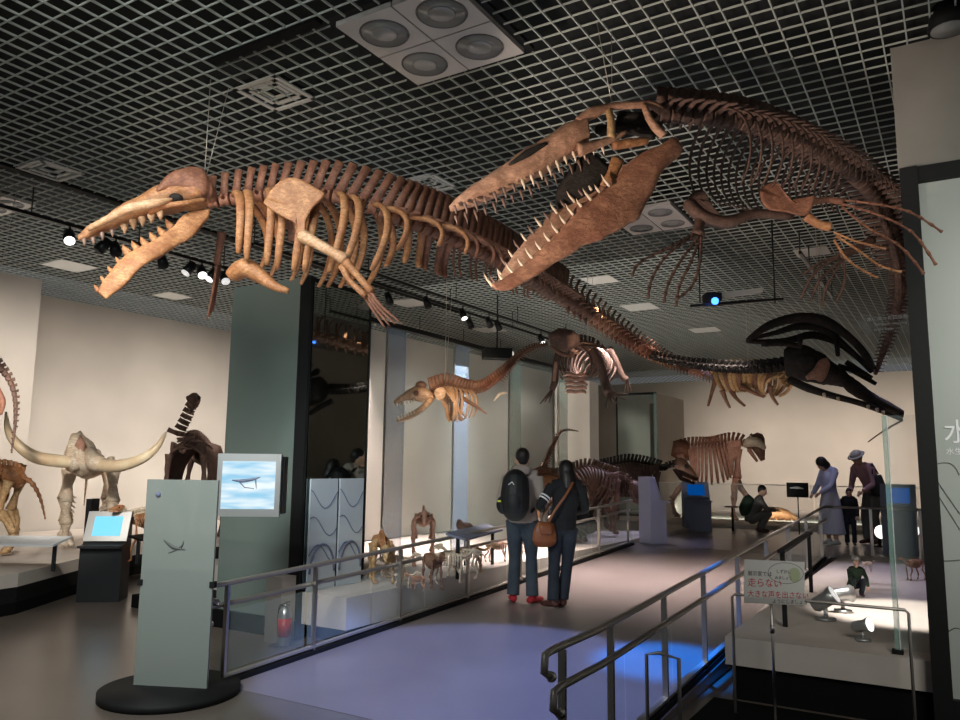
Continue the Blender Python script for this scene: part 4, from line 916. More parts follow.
# ================================================================ STANDING SKELETONS
def quad(name, label, cat, loc, yaw, S, m='bone_yellow', m2=None, L=1.35, hs=1.0, hh=.95, dep=.42, wid=.17, nr=12, rr=.018, neck=((.12, .05), (.28, .18)), skl=.3, skh=.13, skp=0, tail=.5, tdrop=.5, lr=.032, hump=.08, sock=True, tiny=False, skullm=None, stride=.06, group=None, drop_head=0, snout=.5):
    t = thing(name, label, cat, loc, 0, group); ABS_t = ABS[t.name]
    X_ = Vector((math.cos(yaw), math.sin(yaw), 0)); Y_ = Vector((-math.sin(yaw), math.cos(yaw), 0)); m2 = m2 or m; loc = Vector(loc)
    def P(x, y, z): return loc + X_ * (x * S) + Y_ * (y * S) + Z * (z * S)
    h2 = L / 2
    spn = [P(-h2, 0, hh), P(-h2 * .6, 0, hh + .06), P(0, 0, (hs + hh) / 2 + hump), P(h2 * .6, 0, hs + .03), P(h2, 0, hs - .03)]
    nk = [P(h2 + q_[0], (q_[2] if len(q_) > 2 else 0), hs - .03 + q_[1]) for q_ in neck]
    al = spn + nk; n = 10 if tiny else 26
    Q = path(al, n); Fr = frames(Q); gp = (Q[1] - Q[0]).length
    if tiny:
        MB().tube(Q, rr * S * 1.8, 6).build('spine', m, t)
    else:
        for i, fr in enumerate(Fr): vertebra(t, fr, rr * S * 1.7, (.10 if i < n * .75 else .04) * S, .05 * S, m2, gp)
    body = path(spn, nr + 6); FB = frames(body)
    L_ = MB() if tiny else None
    for k in range(nr):
        fr = FB[4 + k if 4 + k < len(FB) else -1]; q = k / (nr - 1); d = dep * S * (.62 + .38 * math.sin(pi * min(1, .25 + q * .75)))
        for s_ in (-1, 1):
            if tiny:
                p, T, N_, Lt = fr; L_.tube([p + Lt * (s_ * wid * S * math.sin(th)) - Z * (d * (1 - math.cos(th)) / 2) for th in [math.radians(150) * i / 5 for i in range(6)]], rr * S, 5)
            else: rib(t, fr, s_, wid * S, d, -.04 * S, rr * S, m, 150)
    if tiny: L_.build('rib_cage', m, t)
    # girdles and legs
    for s_ in (-1, 1):
        y = s_ * wid * .8
        for kind, x, top in (('fore', h2 * .72, hs - .08), ('hind', -h2 * .88, hh - .06)):
            st = stride * (1 if (s_ > 0) == (kind == 'fore') else -1)
            if kind == 'fore': pts = [P(x, y, top), P(x - .02, y * 1.1, top * .60), P(x + .02 + st, y, top * .32), P(x + st, y, lr * 1.5), P(x + .07 + st, y, lr * .75)]
            else: pts = [P(x, y, top), P(x + .10, y * 1.1, top * .60), P(x - .05 + st, y, top * .30), P(x + st, y, lr * 1.5), P(x + .07 + st, y, lr * .75)]
            rd = [lr * 1.1, lr * .95, lr * .8, lr * .8, lr * .6]
            mm = MB(); a = pts
            for i in range(3): 
                d = a[i + 1] - a[i]; mm.tube([a[i], a[i] + d * .15, a[i] + d * .5, a[i] + d * .85, a[i + 1]], [rd[i] * S * k_ for k_ in (1.25, 1.0, .62, .95, 1.2)], 7)
                if i == 1: mm.tube([a[i] - X_ * lr * S, a[i] + d * .5 - X_ * lr * S, a[i + 1]], [lr * .6 * S] * 3, 6)
            mm.tube([a[3], a[4]], [lr * S * 1.1, lr * S * .5], 6); mm.tube([a[3] + Y_ * lr * S * .6, a[4] + Y_ * lr * S * 1.2 - Z * 0], [lr * S * .8, lr * S * .4], 5)
            mm.build('leg', m, t)
        if not tiny:
            c = [P(h2 * .66, y * .9, hs - .12), P(h2 * .60, y * .85, hs + .04), P(h2 * .40, y * .7, hs + .03)]
            MB().tube([c[0], (c[0] + c[1]) / 2, c[1]], [lr * S * .8, lr * S * 2.2, lr * S * 2.6], 8, flat=.3, up=X_).build('shoulder_blade', m, t)
    MB().tube([P(-h2 * .62, 0, hh + .04), P(-h2 * .85, 0, hh + .0), P(-h2 * 1.02, 0, hh - .12)], [wid * S * .5, wid * S * .75, wid * S * .35], 8, flat=1.1).build('pelvis', m2, t)
    tl = [P(-h2, 0, hh), P(-h2 - tail * .4, 0, hh - tdrop * .15), P(-h2 - tail * .75, 0, hh - tdrop * .5), P(-h2 - tail, 0, hh - tdrop)]
    if tail: MB().tube(path(tl, 18), [rr * S * (1.6 if i % 2 else .9) * (1 - i / 22) for i in range(18)], 7).build('tail', m2, t)
    # skull
    hp = al[-1]; hd = (X_ * math.cos(skp) - Z * math.sin(-skp)).normalized() if True else X_
    hd = (X_ * math.cos(skp) + Z * math.sin(skp)).normalized(); hu = hd.cross(Y_); hu = hu if hu.z > 0 or abs(hu.z) < .01 else -hu
    sl, sh = skl * S, skh * S; rings = []
    for q, hgt, wd_, dz in ((-.15, .35, .35, .1), (0, .9, .62, .05), (.2, 1, .68, 0), (.45, .8, .52, -.05), (.75, .5, .32, -.12), (1.0, .25, .2, -.18)):
        c = hp + hd * (q * sl) + hu * (dz * sh); rings.append([c + hu * (sh * .5 * hgt * math.sin(a)) + Y_ * (sh * .55 * wd_ * math.cos(a)) for a in [2 * pi * i / 10 for i in range(10)]])
    sk = MB().loft(rings).build('skull', skullm or m, t)
    if not tiny: [MB().ball(hp + hd * sl * .3 + Y_ * (q_ * sh * .33) + hu * sh * .1, sh * .13).build('eye_socket', 'bone_black', sk) for q_ in (-1, 1)]  # black balls paint the shade of the eye hollows
    MB().tube([hp - hu * sh * .3, hp + hd * sl * .4 - hu * sh * .62, hp + hd * sl * .95 - hu * sh * .5], [sh * .16, sh * .14, sh * .08], 7, flat=1.6).build('lower_jaw', m, t)
    return t
def dirx(x, y): return math.atan2(y, x)
def ST(x, y, z): return onz(x, y, z)
# elephant with giant tusks
ep = at(84, 548, 11.3); ep.z = .452
t = quad('elephant_skeleton', 'pale elephant skeleton facing forward with huge curved tusks on the left platform', 'skeleton', Vector((ep.x * 1.07, ep.y * 1.07, ep.z)), dirx(.55, -1), 1.35, 'bone_white', 'bone_white', L=1.2, hs=.92, hh=.9, dep=.72, wid=.26, nr=12, rr=.02, neck=((.08, .04), (.16, .10)), skl=.2, skh=.2, tail=.2, lr=.062, hump=.02, skp=-.6, skullm='bone_white')
Yt = 10.9
def pe(x, y, d=0): return at(x, y, Yt + d)
outline_loft(t, 'cranium', 'bone_white', [(68, 461), (72, 446), (77, 433), (84, 436), (92, 448), (100, 460)], [(70, 470), (76, 474), (80, 476), (86, 476), (92, 474), (100, 468)], (Yt, Yt), [.16, .26, .3, .3, .26, .16], 14, lat=Vector((0, 1, 0)))
for s_, pl, lb in ((-1, [(74, 462, -.2), (58, 461, -.35), (36, 457, -.5), (18, 445, -.6), (8, 430, -.6), (6, 412, -.55)], 0), (1, [(96, 464, -.2), (108, 466, -.35), (124, 465, -.5), (143, 458, -.6), (157, 447, -.6), (166, 432, -.55)], 1)):
    MB().tube([pe(x, y, d) for x, y, d in pl], [.075, .085, .08, .065, .045, .012], 12, sub=5).build('tusk', 'tusk', t)
    MB().tube([pe(85 + s_ * 4, 452, -.1), pe(85 + s_ * 10, 463, -.22), pe(85 + s_ * 16, 464, -.3)], [.09, .12, .10], 10).build('tusk_socket', 'bone_white', t)
MB().tube([pe(78, 462, -.22), pe(80, 445, -.2), pe(79, 436, -.1)], [.04, .05, .02], 8, flat=1.5).build('nasal_opening', 'bone_pink', t)
# left partial
q = at(14, 552, 10.6); q.z = .452
quad('mammal_skeleton', 'yellowish stocky skeleton cut off by the left edge of the picture', 'skeleton', q + Vector((-.62, .1, 0)), dirx(-1, -.12), 1.05, 'bone_yellow', 'bone_tan', L=1.0, hs=.92, hh=1.0, dep=.5, wid=.2, nr=12, rr=.03, lr=.055, tail=.35, tdrop=.55, hump=.08)
# tall camel like dark
q = at(176, 560, 12.3); q.z = .452
quad('tall_skeleton', 'dark long necked skeleton standing tall above the frosted stele', 'skeleton', q + Vector((0, .6, 0)), dirx(.06, -1), 1.45, 'bone_dark', 'bone_dark', L=1.0, hs=1.04, hh=.98, dep=.92, wid=.23, nr=14, rr=.026, neck=((.02, .16, -.02), (.0, .34, .04), (.0, .52, .10)), skl=.26, skh=.17, lr=.034, tail=.2, skp=.15)
for s_ in (-1, 1): pass
q = at(128, 556, 10.2); q.z = .452
quad('small_hoofed_skeleton', 'small orange and white hoofed skeleton between the kiosk and the stele', 'skeleton', q + Vector((.12, .2, 0)), dirx(-.55, -.8), .58, 'bone_tan', 'bone_white', L=.9, hs=.98, hh=.95, dep=.4, wid=.16, nr=9, rr=.022, neck=((.08, .12), (.16, .22)), skl=.3, skh=.14, lr=.026, tail=.2)
# dark hanging tail at left edge
t = thing('hanging_tail_skeleton', 'dark curved tail of vertebrae hanging down at the left edge', 'skeleton', at(5, 380, 8.4))
P7 = path(PX([(-40, 330, 8.4), (-20, 345, 8.4), (0, 368, 8.4), (10, 382, 8.4), (15, 400, 8.4), (15, 425, 8.4), (12, 450, 8.4)]), 26); F7 = frames(P7)
for i, fr in enumerate(F7): vertebra(t, fr, .055 - .0018 * i, .05 * (1 - i / 30), .02, 'bone_dark', .085)
bone(t, 'rib', 'bone_rust', PX([(-8, 380, 8.3), (2, 400, 8.3), (1, 415, 8.3)]), [.03, .035, .01])
wire('thin suspension wire at the far left edge', at(-15, 350, 8.4))
# platform animals in front of glass
def onp(x, y): return onz(x, y, .452)
quad('small_bear_skeleton', 'glowing orange stocky small skeleton nearest on the left platform', 'skeleton', onp(381, 582), dirx(.25, -1), .50, 'bone_yellow', 'bone_tan', L=.95, hs=.85, hh=.85, dep=.5, wid=.24, nr=10, rr=.035, neck=((.06, .0), (.14, -.06)), skl=.3, skh=.24, lr=.05, tail=0, skp=-.5)
quad('small_horned_skeleton', 'pinkish upright small skeleton beside the blue label board', 'skeleton', onp(421, 568) + Vector((0, .25, 0)), dirx(.1, -1), .66, 'bone_pink', 'bone_pink', L=.9, hs=.95, hh=.85, dep=.5, wid=.22, nr=10, rr=.028, neck=((.05, .06), (.1, .1)), skl=.25, skh=.18, lr=.035, tail=0, skp=-.9)
sm_ = [(395, 578, .26, .2, 'bone_white', 'small white skeleton beside the glowing orange one'), (403, 588, .16, 0, 'bone_white', 'tiny pale skeleton lying lowest on the left platform'), (418, 590, .15, 2.6, 'bone_pink', 'tiny pinkish skeleton right of the lowest pale one'), (432, 588, .36, -1.2, 'bone_brown', 'small dark skeleton left of the label stand leg'), (448, 584, .34, .4, 'bone_white', 'small pale skeleton just left of the black label stand'), (463, 578, .34, 2.7, 'bone_white', 'small white skeleton under the black label stand'), (470, 573, .32, .3, 'bone_pale', 'small cream skeleton right under the black label stand'), (497, 562, .28, .4, 'bone_pink', 'small pink skeleton just left of the backpack man')]
for x, y, S_, yw, m, lb in sm_:
    quad('small_animal_skeleton', lb, 'skeleton', onp(x, y), yw, S_, m, m, L=1.1, hs=.85, hh=.85, dep=.4, wid=.16, nr=7, rr=.03, lr=.04, tiny=True, tail=.35, tdrop=.2, skl=.3, skh=.2, group='small skeletons on the left platform')
q = at(465, 531, 10.2)
t = thing('small_mounted_skeleton', 'small dark skull specimen standing on a thin post behind the label board', 'skeleton', Vector((q.x, q.y, .452)))
MB().cyl(Vector((q.x, q.y, .453)), q - Z * .03, .012, 6).build('post', 'black', t); outline_loft(t, 'skull', 'bone_dark', [(456, 524), (459, 519), (464, 522), (470, 523), (474, 527)], [(457, 529), (461, 530), (466, 530), (470, 530), (474, 530)], (10.2, 10.2), [.03, .05, .06, .05, .02], 10)
# far brown skeletons behind the couple
q = at(570, 540, 14.6); q.z = .452
quad('hippo_like_skeleton', 'brown barrel ribbed skeleton right behind the couple, head lowered', 'skeleton', at(583, 540, 14.7) * 1 + Vector((.12, .3, 0)) - Z * (at(583, 540, 14.7).z - .452), dirx(1, .25), 1.15, 'bone_brown', 'bone_brown', L=1.25, hs=.98, hh=.92, dep=.66, wid=.26, nr=15, rr=.024, neck=((.1, -.05), (.2, -.16)), skl=.4, skh=.26, lr=.05, skp=-.7, tail=.2, hump=.16)
quad('striped_rib_skeleton', 'tan skeleton with bright lower ribs left of the brown barrel ribbed one', 'skeleton', at(541, 540, 13.6) - Z * (at(541, 540, 13.6).z - .452), dirx(-.60, -.85), 1.05, 'bone_tan', 'bone_brown', L=1.1, hs=.95, hh=.98, dep=.58, wid=.24, nr=14, rr=.024, neck=((.1, .0), (.22, -.06)), skl=.4, skh=.22, lr=.045, skp=-.3, tail=.0, hump=.10)
t = thing('raised_tail_skeleton', 'thin brown tail of vertebrae rising above the tan ribbed skeleton', 'skeleton', at(556, 450, 14))
P8 = path(PX([(543, 470, 13.8), (550, 452, 13.9), (556, 440, 14), (561, 432, 14), (568, 430, 14), (577, 431, 14)]), 24)
for i, fr in enumerate(frames(P8, Vector((.3, 0, 1)))): vertebra(t, fr, .05 * (1 - i / 30), .08 * (1 - i / 24), .03, 'bone_brown', .06)
quad('dark_tusked_skeleton', 'dark brown skeleton with pale legs standing before the mirror column', 'skeleton', at(630, 545, 16.4) - Z * (at(630, 545, 16.4).z - .453), dirx(1, .1), 1.25, 'bone_dark', 'bone_black', L=1.15, hs=1.03, hh=.98, dep=.6, wid=.25, nr=15, rr=.024, neck=((.12, .05), (.26, .08)), skl=.42, skh=.28, lr=.05, skp=-.5, tail=.1, hump=.1, skullm='bone_brown')
q = onz(722, 533, .378)
t = quad('clawed_mammal_skeleton', 'reddish brown large skeleton with a white skull against the lit back wall', 'skeleton', Vector((at(714, 531, 19.6).x, 19.6, .452)), dirx(1, -.28), 1.72, 'bone_pink', 'bone_rust', L=1.0, hs=1.10, hh=1.0, dep=.60, wid=.24, nr=16, rr=.022, neck=((.05, .05), (.10, .12)), skl=.34, skh=.24, lr=.045, skp=-1.15, tail=0, hump=.02, skullm='bone_brown', stride=.10)
MB().tube(PX([(744, 446, 19.2), (750, 442, 19.1), (759, 443, 19.0), (765, 449, 19.0)]), [.05, .13, .11, .04], 10, sub=3, flat=1.2).build('skull_cap', 'bone_white', t)
q = at(785, 529, 20.0); q.z = .452
t = thing('low_reptile_skeleton', 'low tan reclining skeleton behind the crouching visitor', 'skeleton', q)
outline_loft(t, 'body', 'bone_tan', [(762, 510), (770, 507), (782, 508), (792, 513), (798, 518)], [(764, 520), (772, 519), (784, 520), (792, 521), (798, 522)], (20.2, 20.2), [.1, .2, .2, .15, .05], 10)
for x in (768, 776, 784, 791): bone(t, 'leg', 'bone_tan', PX([(x, 517, 20.1), (x + 1, 522, 20.0)]) + [Vector((at(x, 530, 20.0).x, 20.0, .46))], [.05, .04, .03], sub=1)
# small red brown skeleton on right platform
quad('small_animal_skeleton', 'small reddish skeleton at the right on the white platform beside the black frame', 'skeleton', onp(915, 580), dirx(-1, -.4), .24, 'bone_tan', 'bone_rust', L=1.0, hs=.9, hh=.85, dep=.4, wid=.18, nr=8, rr=.03, lr=.035, tiny=True, tail=.4)
quad('small_animal_skeleton', 'tiny white skeleton on the purple lit part of the right platform', 'skeleton', onp(868, 572), dirx(1, .3), .13, 'bone_white', 'bone_white', L=1.0, hs=.9, hh=.85, dep=.4, wid=.18, nr=6, rr=.03, lr=.035, tiny=True, tail=.4)
# spotlights on the right platform
def floor_spot(label, x, y, r, glow, body='silver', aim=Vector((-.2, -1, .3))):
    p = onp(x, y); t = thing('floor_spotlight', label, 'spotlight', p, 0, 'floor spotlights on the white platform')
    MB().cyl(p + Z * .002, p + Z * .02, r * 1.1, 16).cyl(p + Z * .02, p + Z * (r * 1.3), r * .25, 8).build('base', body, t)
    c_ = p + Z * (r * 2.2); d = aim.normalized()
    MB().tube([c_ - d * r * 1.6, c_ - d * r * 1.2, c_ + d * r * .4, c_ + d * r * 1.2], [r * .5, r * .8, r * .85, r * 1.1], 18).build('housing', body, t)
    MB().cyl(c_ + d * r * 1.19, c_ + d * r * 1.23, r * 1.0, 18).build('lens', glow, t)
floor_spot('silver drum shaped floor spotlight, leftmost on the white platform', 826, 620, .075, 'lens_dim', aim=Vector((.6, -.4, .5)))
floor_spot('silver floor spotlight facing right beside the leftmost drum one', 843, 612, .07, 'lens_dim', aim=Vector((1, .1, .1)))
floor_spot('small floor spotlight with a bright lens at the platform front', 863, 641, .05, 'lens', aim=Vector((.6, -.8, .3)))
floor_spot('white glowing floor spotlight under the far handrail, left one', 880, 547, .11, 'lens', 'black', aim=Vector((-.2, -1, .1)))
floor_spot('white glowing floor spotlight near the black frame, right one', 911, 545, .11, 'lens', 'black', aim=Vector((-.2, -1, .1)))

# ================================================================ PEOPLE
def person(label, loc, yaw, Hh, pose, top_m, leg_m, shoe_m, hair_m='hair', hair='short', female=False, long_sleeve=True, skirt=False, vox=.010, skin='skin', group=None):
    """yaw: direction faced; pose: joints (right, forward, up) for a 1.7 m body"""
    t = thing('person', label, 'person', loc, 0, group); s = Hh / 1.7; loc = Vector(loc)
    Fw = Vector((math.cos(yaw), math.sin(yaw), 0)); Rt = Fw.cross(Z)
    def P(r, f, z): return loc + (Rt * r + Fw * f + Z * z) * s
    D = dict(pelvis=(0, 0, .93), waist=(0, .01, 1.05), chest=(0, 0, 1.27), neck=(0, -.01, 1.43), head=(0, .02, 1.575), look=(0, 1, 0),
             shL=(-.17, -.01, 1.38), elL=(-.22, -.03, 1.10), wrL=(-.22, .06, .86), shR=(.17, -.01, 1.38), elR=(.22, -.03, 1.10), wrR=(.22, .06, .86),
             hiL=(-.09, 0, .90), knL=(-.10, .02, .49), anL=(-.10, -.02, .085), hiR=(.09, 0, .90), knR=(.10, .02, .49), anR=(.10, -.02, .085), toL=(-.03, .99), toR=(.03, .99))
    D.update(pose); J = {k: (P(*v) if len(v) == 3 and k != 'look' else v) for k, v in D.items()}
    lk = D['look']; lf = (Rt * lk[0] + Fw * lk[1] + Z * lk[2]).normalized(); ls = lf.cross(Z).normalized(); lu = ls.cross(lf)
    hd = J['head']; sw = .9 if female else 1
    def torso(m, g=0):
        m.tube([J['pelvis'] - Z * .06 * s, J['pelvis'], J['waist'], J['chest'], (J['chest'] * .4 + J['neck'] * .6), J['neck']], [(.10 + g) * s, (.125 + g) * s, (.108 + g) * s, (.125 + g) * s, (.095 + g) * s, (.05 + g) * s], 16, flat=1.28 * sw, sub=3, up=Fw)
        m.tube([J['shL'], (J['shL'] + J['shR']) / 2 + (J['neck'] - J['chest']).normalized() * .02 * s, J['shR']], [(.055 + g) * s, (.07 + g) * s, (.055 + g) * s], 12, sub=3)
    def arm(m, k, g=0, upto=1.0):
        a, e, w_ = J['sh' + k], J['el' + k], J['wr' + k]; e2 = e.lerp(w_, upto)
        m.tube([a, a.lerp(e, .5), e, e.lerp(e2, .4), e2], [(.056 + g) * s, (.046 + g) * s, (.038 + g) * s, (.036 + g) * s, (.026 + g * 1.2) * s], 12, sub=3)
    def hand(m, k):
        e, w_ = J['el' + k], J['wr' + k]; d = (w_ - e).normalized(); sd = d.cross(Fw if abs(d.dot(Fw)) < .8 else Z).normalized(); nn_ = d.cross(sd)
        m.tube([w_, w_ + d * .04 * s, w_ + d * .085 * s], [.026 * s, .034 * s, .034 * s], 10, flat=.55, up=nn_)
        for i in range(4):
            b_ = w_ + d * .08 * s + sd * ((i - 1.5) * .019 * s); l_ = (.062, .074, .07, .055)[i] * s
            m.tube([b_, b_ + d * l_ * .5 + nn_ * .008 * s, b_ + d * l_ * .85 + nn_ * .028 * s], [.0095 * s, .009 * s, .0075 * s], 6, sub=2)
        m.tube([w_ + d * .03 * s + sd * .03 * s, w_ + d * .06 * s + sd * .052 * s, w_ + d * .088 * s + sd * .056 * s + nn_ * .012 * s], [.013 * s, .011 * s, .009 * s], 6, sub=2)
    def leg(m, k, g=0, cuff=0):
        h_, n_, a_ = J['hi' + k], J['kn' + k], J['an' + k]
        m.tube([h_, h_.lerp(n_, .5), n_, n_.lerp(a_, .35), a_ - (Z * 0)], [(.088 + g) * s, (.074 + g) * s, (.054 + g) * s, (.055 + g) * s, (.036 + g + cuff) * s], 14, sub=3)
    rm = [('REMESH', dict(mode='VOXEL', voxel_size=vox, use_smooth_shade=True)), ('SMOOTH', dict(iterations=3, factor=.5))]
    m = MB(); torso(m)
    m.tube([J['neck'] - Z * .03 * s, hd - lu * .06 * s], [.052 * s, .05 * s], 12)
    m.ball(hd, .076 * s, .095 * s, .112 * s, ax=(ls, lf, lu), n=16, m=12); m.ball(hd + lf * .035 * s - lu * .055 * s, .055 * s, .055 * s, .052 * s, ax=(ls, lf, lu))
    m.tube([hd + lf * .088 * s + lu * .01 * s, hd + lf * .112 * s - lu * .022 * s, hd + lf * .09 * s - lu * .03 * s], [.009 * s, .015 * s, .011 * s], 8)
    for q in (-1, 1): m.ball(hd + ls * q * .078 * s - lf * .005 * s - lu * .01 * s, .012 * s, .02 * s, .032 * s, ax=(ls, lf, lu))
    for k in 'LR': arm(m, k); hand(m, k); leg(m, k); m.ball(J['an' + k], .042 * s)
    for k in 'LR':
        fd = (Rt * D['to' + k][0] + Fw * D['to' + k][1]).normalized(); m.tube([J['an' + k] - Z * .03 * s, J['an' + k] + fd * .08 * s - Z * .045 * s], [.035 * s, .03 * s], 8)
    body = m.build('body', skin, t, rm)
    for q in (-1, 1): MB().ball(hd + lf * .083 * s + ls * q * .032 * s + lu * .008 * s, .012 * s, .009 * s, .008 * s, ax=(ls, lf, lu)).build('eye', 'ink', t)
    MB().tube([hd + lf * .09 * s - ls * .024 * s - lu * .055 * s, hd + lf * .096 * s - lu * .056 * s, hd + lf * .09 * s + ls * .024 * s - lu * .055 * s], .005 * s, 6).build('mouth', 'red', t)
    m = MB(); torso(m, .016)
    for k in 'LR': arm(m, k, .014, 1.0 if long_sleeve else .12)
    m.tube([J['pelvis'] - Z * .05 * s, J['pelvis'] + Z * .06 * s], [.142 * s, .136 * s], 16, flat=1.22 * sw, up=Fw)
    m.build('top', top_m, t, rm)
    m = MB()
    if skirt:
        c_ = J['pelvis']; m.tube([J['waist'] - Z * .03 * s, c_ - Z * .05 * s, c_ - Z * .35 * s, c_ - Z * .72 * s], [.118 * s, .155 * s, .20 * s, .24 * s], 20, flat=1.15, sub=4, up=Fw)
    else:
        for k in 'LR': leg(m, k, .013, .022)
        m.tube([J['pelvis'] - Z * .06 * s, J['pelvis'] + Z * .04 * s], [.13 * s, .13 * s], 16, flat=1.25 * sw, up=Fw); m.tube([J['hiL'], J['hiR']], [.105 * s, .105 * s], 12)
    m.build('skirt' if skirt else 'trousers', leg_m, t, rm)
    for k in 'LR':
        a_ = J['an' + k]; fd = (Rt * D['to' + k][0] + Fw * D['to' + k][1]).normalized()
        if a_.z - loc.z > .3 * s: zf = -.07 * s
        else: zf = 0
        gz = loc.z + .004 if a_.z - loc.z < .2 * s else a_.z - .08 * s
        m = MB(); h0 = Vector((a_.x, a_.y, gz + .036 * s))
        m.tube([h0 - fd * .075 * s, h0 - fd * .03 * s + Z * .012 * s, h0 + fd * .08 * s + Z * .004 * s, h0 + fd * .17 * s - Z * .006 * s, h0 + fd * .195 * s - Z * .012 * s], [.026 * s, .04 * s, .038 * s, .030 * s, .015 * s], 12, flat=1.15, sub=2)
        m.tube([h0, Vector((a_.x, a_.y, gz + .11 * s))], [.042 * s, .046 * s], 10); m.build('shoe', shoe_m, t, [('REMESH', dict(mode='VOXEL', voxel_size=max(.007, vox * .8), use_smooth_shade=True))])
    m = MB(); bk = hd - lf * .018 * s + lu * .018 * s
    if hair == 'short':
        m.ball(bk + lu * .022 * s - lf * .004 * s, .084 * s, .096 * s, .094 * s, ax=(ls, lf, lu), n=16, m=10); m.ball(bk - lu * .035 * s - lf * .045 * s, .060 * s, .042 * s, .05 * s, ax=(ls, lf, lu))
    elif hair == 'bob':
        m.ball(bk + lu * .004 * s, .10 * s, .108 * s, .118 * s, ax=(ls, lf, lu), n=16, m=10); m.tube([bk, bk - lu * .09 * s - lf * .03 * s, bk - lu * .15 * s - lf * .03 * s], [.095 * s, .095 * s, .07 * s], 14, sub=3)
    elif hair == 'long':
        m.ball(bk + lu * .006 * s, .098 * s, .106 * s, .118 * s, ax=(ls, lf, lu), n=16, m=10); m.tube([bk, bk - lf * .045 * s - Z * .12 * s, bk - lf * .06 * s - Z * .26 * s, bk - lf * .05 * s - Z * .34 * s], [.09 * s, .095 * s, .10 * s, .06 * s], 14, flat=1.1, sub=3)
    elif hair == 'cap':
        m.ball(bk, .084 * s, .096 * s, .10 * s, ax=(ls, lf, lu), n=16, m=10)
        c = MB(); c.tube([bk + lu * .035 * s, bk + lu * .09 * s, bk + lu * .125 * s], [.098 * s, .088 * s, .03 * s], 18); c.tube([bk + lu * .03 * s, bk + lu * .04 * s], [.15 * s, .12 * s], 20); c.build('hat', 'cap', t)
    m.build('hair', hair_m, t, [('REMESH', dict(mode='VOXEL', voxel_size=max(.008, vox), use_smooth_shade=True))])
    return t, P, J, s, Fw, Rt
def floorpt(x, y, v_on_ramp=True):
    z = .1
    for _ in range(20):
        p = onz(x, y, z); z = rz(p.dot(A)) + .003
    p.z = z; return p
# man with backpack
pm = floorpt(522, 603)
tm, P, J, s, Fw, Rt = person('person in grey hoodie, jeans and red shoes, seen from behind wearing a backpack', pm, math.radians(78), 1.76,
    dict(head=(-.01, .03, 1.58), look=(-.35, 1, .02), elL=(-.25, .02, 1.12), wrL=(-.17, .20, 1.0), elR=(.24, -.05, 1.10), wrR=(.23, .10, .90), anL=(-.10, .0, .085), anR=(.12, -.04, .085), knL=(-.09, .03, .49), toL=(-.3, .95), toR=(.45, .89)), 'hoodie', 'denim', 'shoe_red')
m = MB(); m.ball(P(0, -.115, 1.45), .11 * s, .06 * s, .07 * s, ax=(Rt, Fw, Z)); m.tube([P(-.1, -.02, 1.45), P(0, -.10, 1.47), P(.1, -.02, 1.45)], [.04, .05, .04], 10, sub=3); m.build('hood', 'hoodie', tm)
bk = thing('backpack', 'black backpack with a yellow tag on the person in the grey hoodie', 'backpack', P(-.03, -.24, 1.02))
MB().tube([P(-.04, -.20, .98), P(-.04, -.25, 1.04), P(-.04, -.27, 1.2), P(-.04, -.235, 1.36), P(-.04, -.19, 1.42)], [.11, .155, .16, .14, .07], 14, flat=1.05, sub=3, up=Fw).build('bag', 'bag_black', bk, [('REMESH', dict(mode='VOXEL', voxel_size=.014, use_smooth_shade=True))])
MB().ball(P(-.16, -.28, 1.08), .09, .07, .11, ax=(Rt, Fw, Z)).build('side_pocket', 'bag_black', bk)
MB().ball(P(-.04, -.385, 1.12), .09, .05, .11, ax=(Rt, Fw, Z)).build('front_pocket', 'bag_black', bk)
for q in (-1, 1): MB().tube([P(q * .09 - .02, -.14, 1.40), P(q * .11, -.02, 1.455), P(q * .12, .12, 1.36), P(q * .15, .13, 1.2), P(q * .15, .02, 1.06), P(q * .12, -.14, 1.0)], .019, 8, flat=.4, sub=4).build('strap', 'bag_black', bk)
MB().obox(P(-.20, -.355, 1.12), Rt * .02, Fw * .004, Z * .01).build('tag', 'yellow', bk)
L = MB(); L.bar(P(-.09, -.405, 1.30), P(-.05, -.41, 1.33), .006, .008); L.bar(P(-.05, -.41, 1.33), P(-.03, -.405, 1.30), .006, .008); L.build('logo', 'white', bk)
# woman
pw = floorpt(560, 607)
tw, P, J, s, Fw, Rt = person('person with long black hair, black jacket and jeans, seen from behind with brown bag', pw, math.radians(100), 1.64,
    dict(pelvis=(.04, 0, .93), waist=(.06, .01, 1.05), chest=(.07, 0, 1.27), neck=(.08, .0, 1.42), head=(.09, .05, 1.55), look=(-.2, 1, -.25), shL=(-.09, -.01, 1.38), shR=(.25, -.01, 1.38), elL=(-.25, -.04, 1.16), wrL=(-.16, .20, 1.10), elR=(.32, .02, 1.12), wrR=(.22, .22, 1.06), hiL=(-.05, 0, .90), hiR=(.12, 0, .90), knL=(-.07, -.0, .49), knR=(.10, .04, .49), anL=(-.10, -.06, .085), anR=(.04, .03, .085), toL=(-.5, .86), toR=(.1, .99)), 'jacket', 'denim_dark', 'shoe_brown', hair='long', female=True)
e_, w_ = J['shL'], J['elL']
for i, q in enumerate((.55, .68)):
    c_ = e_.lerp(w_, q); d = (w_ - e_).normalized() * .008
    MB().tube([c_ - d, c_ + d], [.066 * s, .066 * s], 16).build('sleeve_stripe', 'white', tw)
bg = thing('shoulder_bag', 'small orange brown leather shoulder bag hanging at the left hip of the black jacketed person', 'bag', P(-.24, -.13, .72))
MB().tube([P(-.22, -.12, .70), P(-.22, -.13, .76), P(-.215, -.13, .86), P(-.20, -.12, .97)], [.10, .14, .135, .09], 14, flat=.42, sub=3, up=Rt).build('pouch', 'leather', bg, [('REMESH', dict(mode='VOXEL', voxel_size=.010, use_smooth_shade=True))])
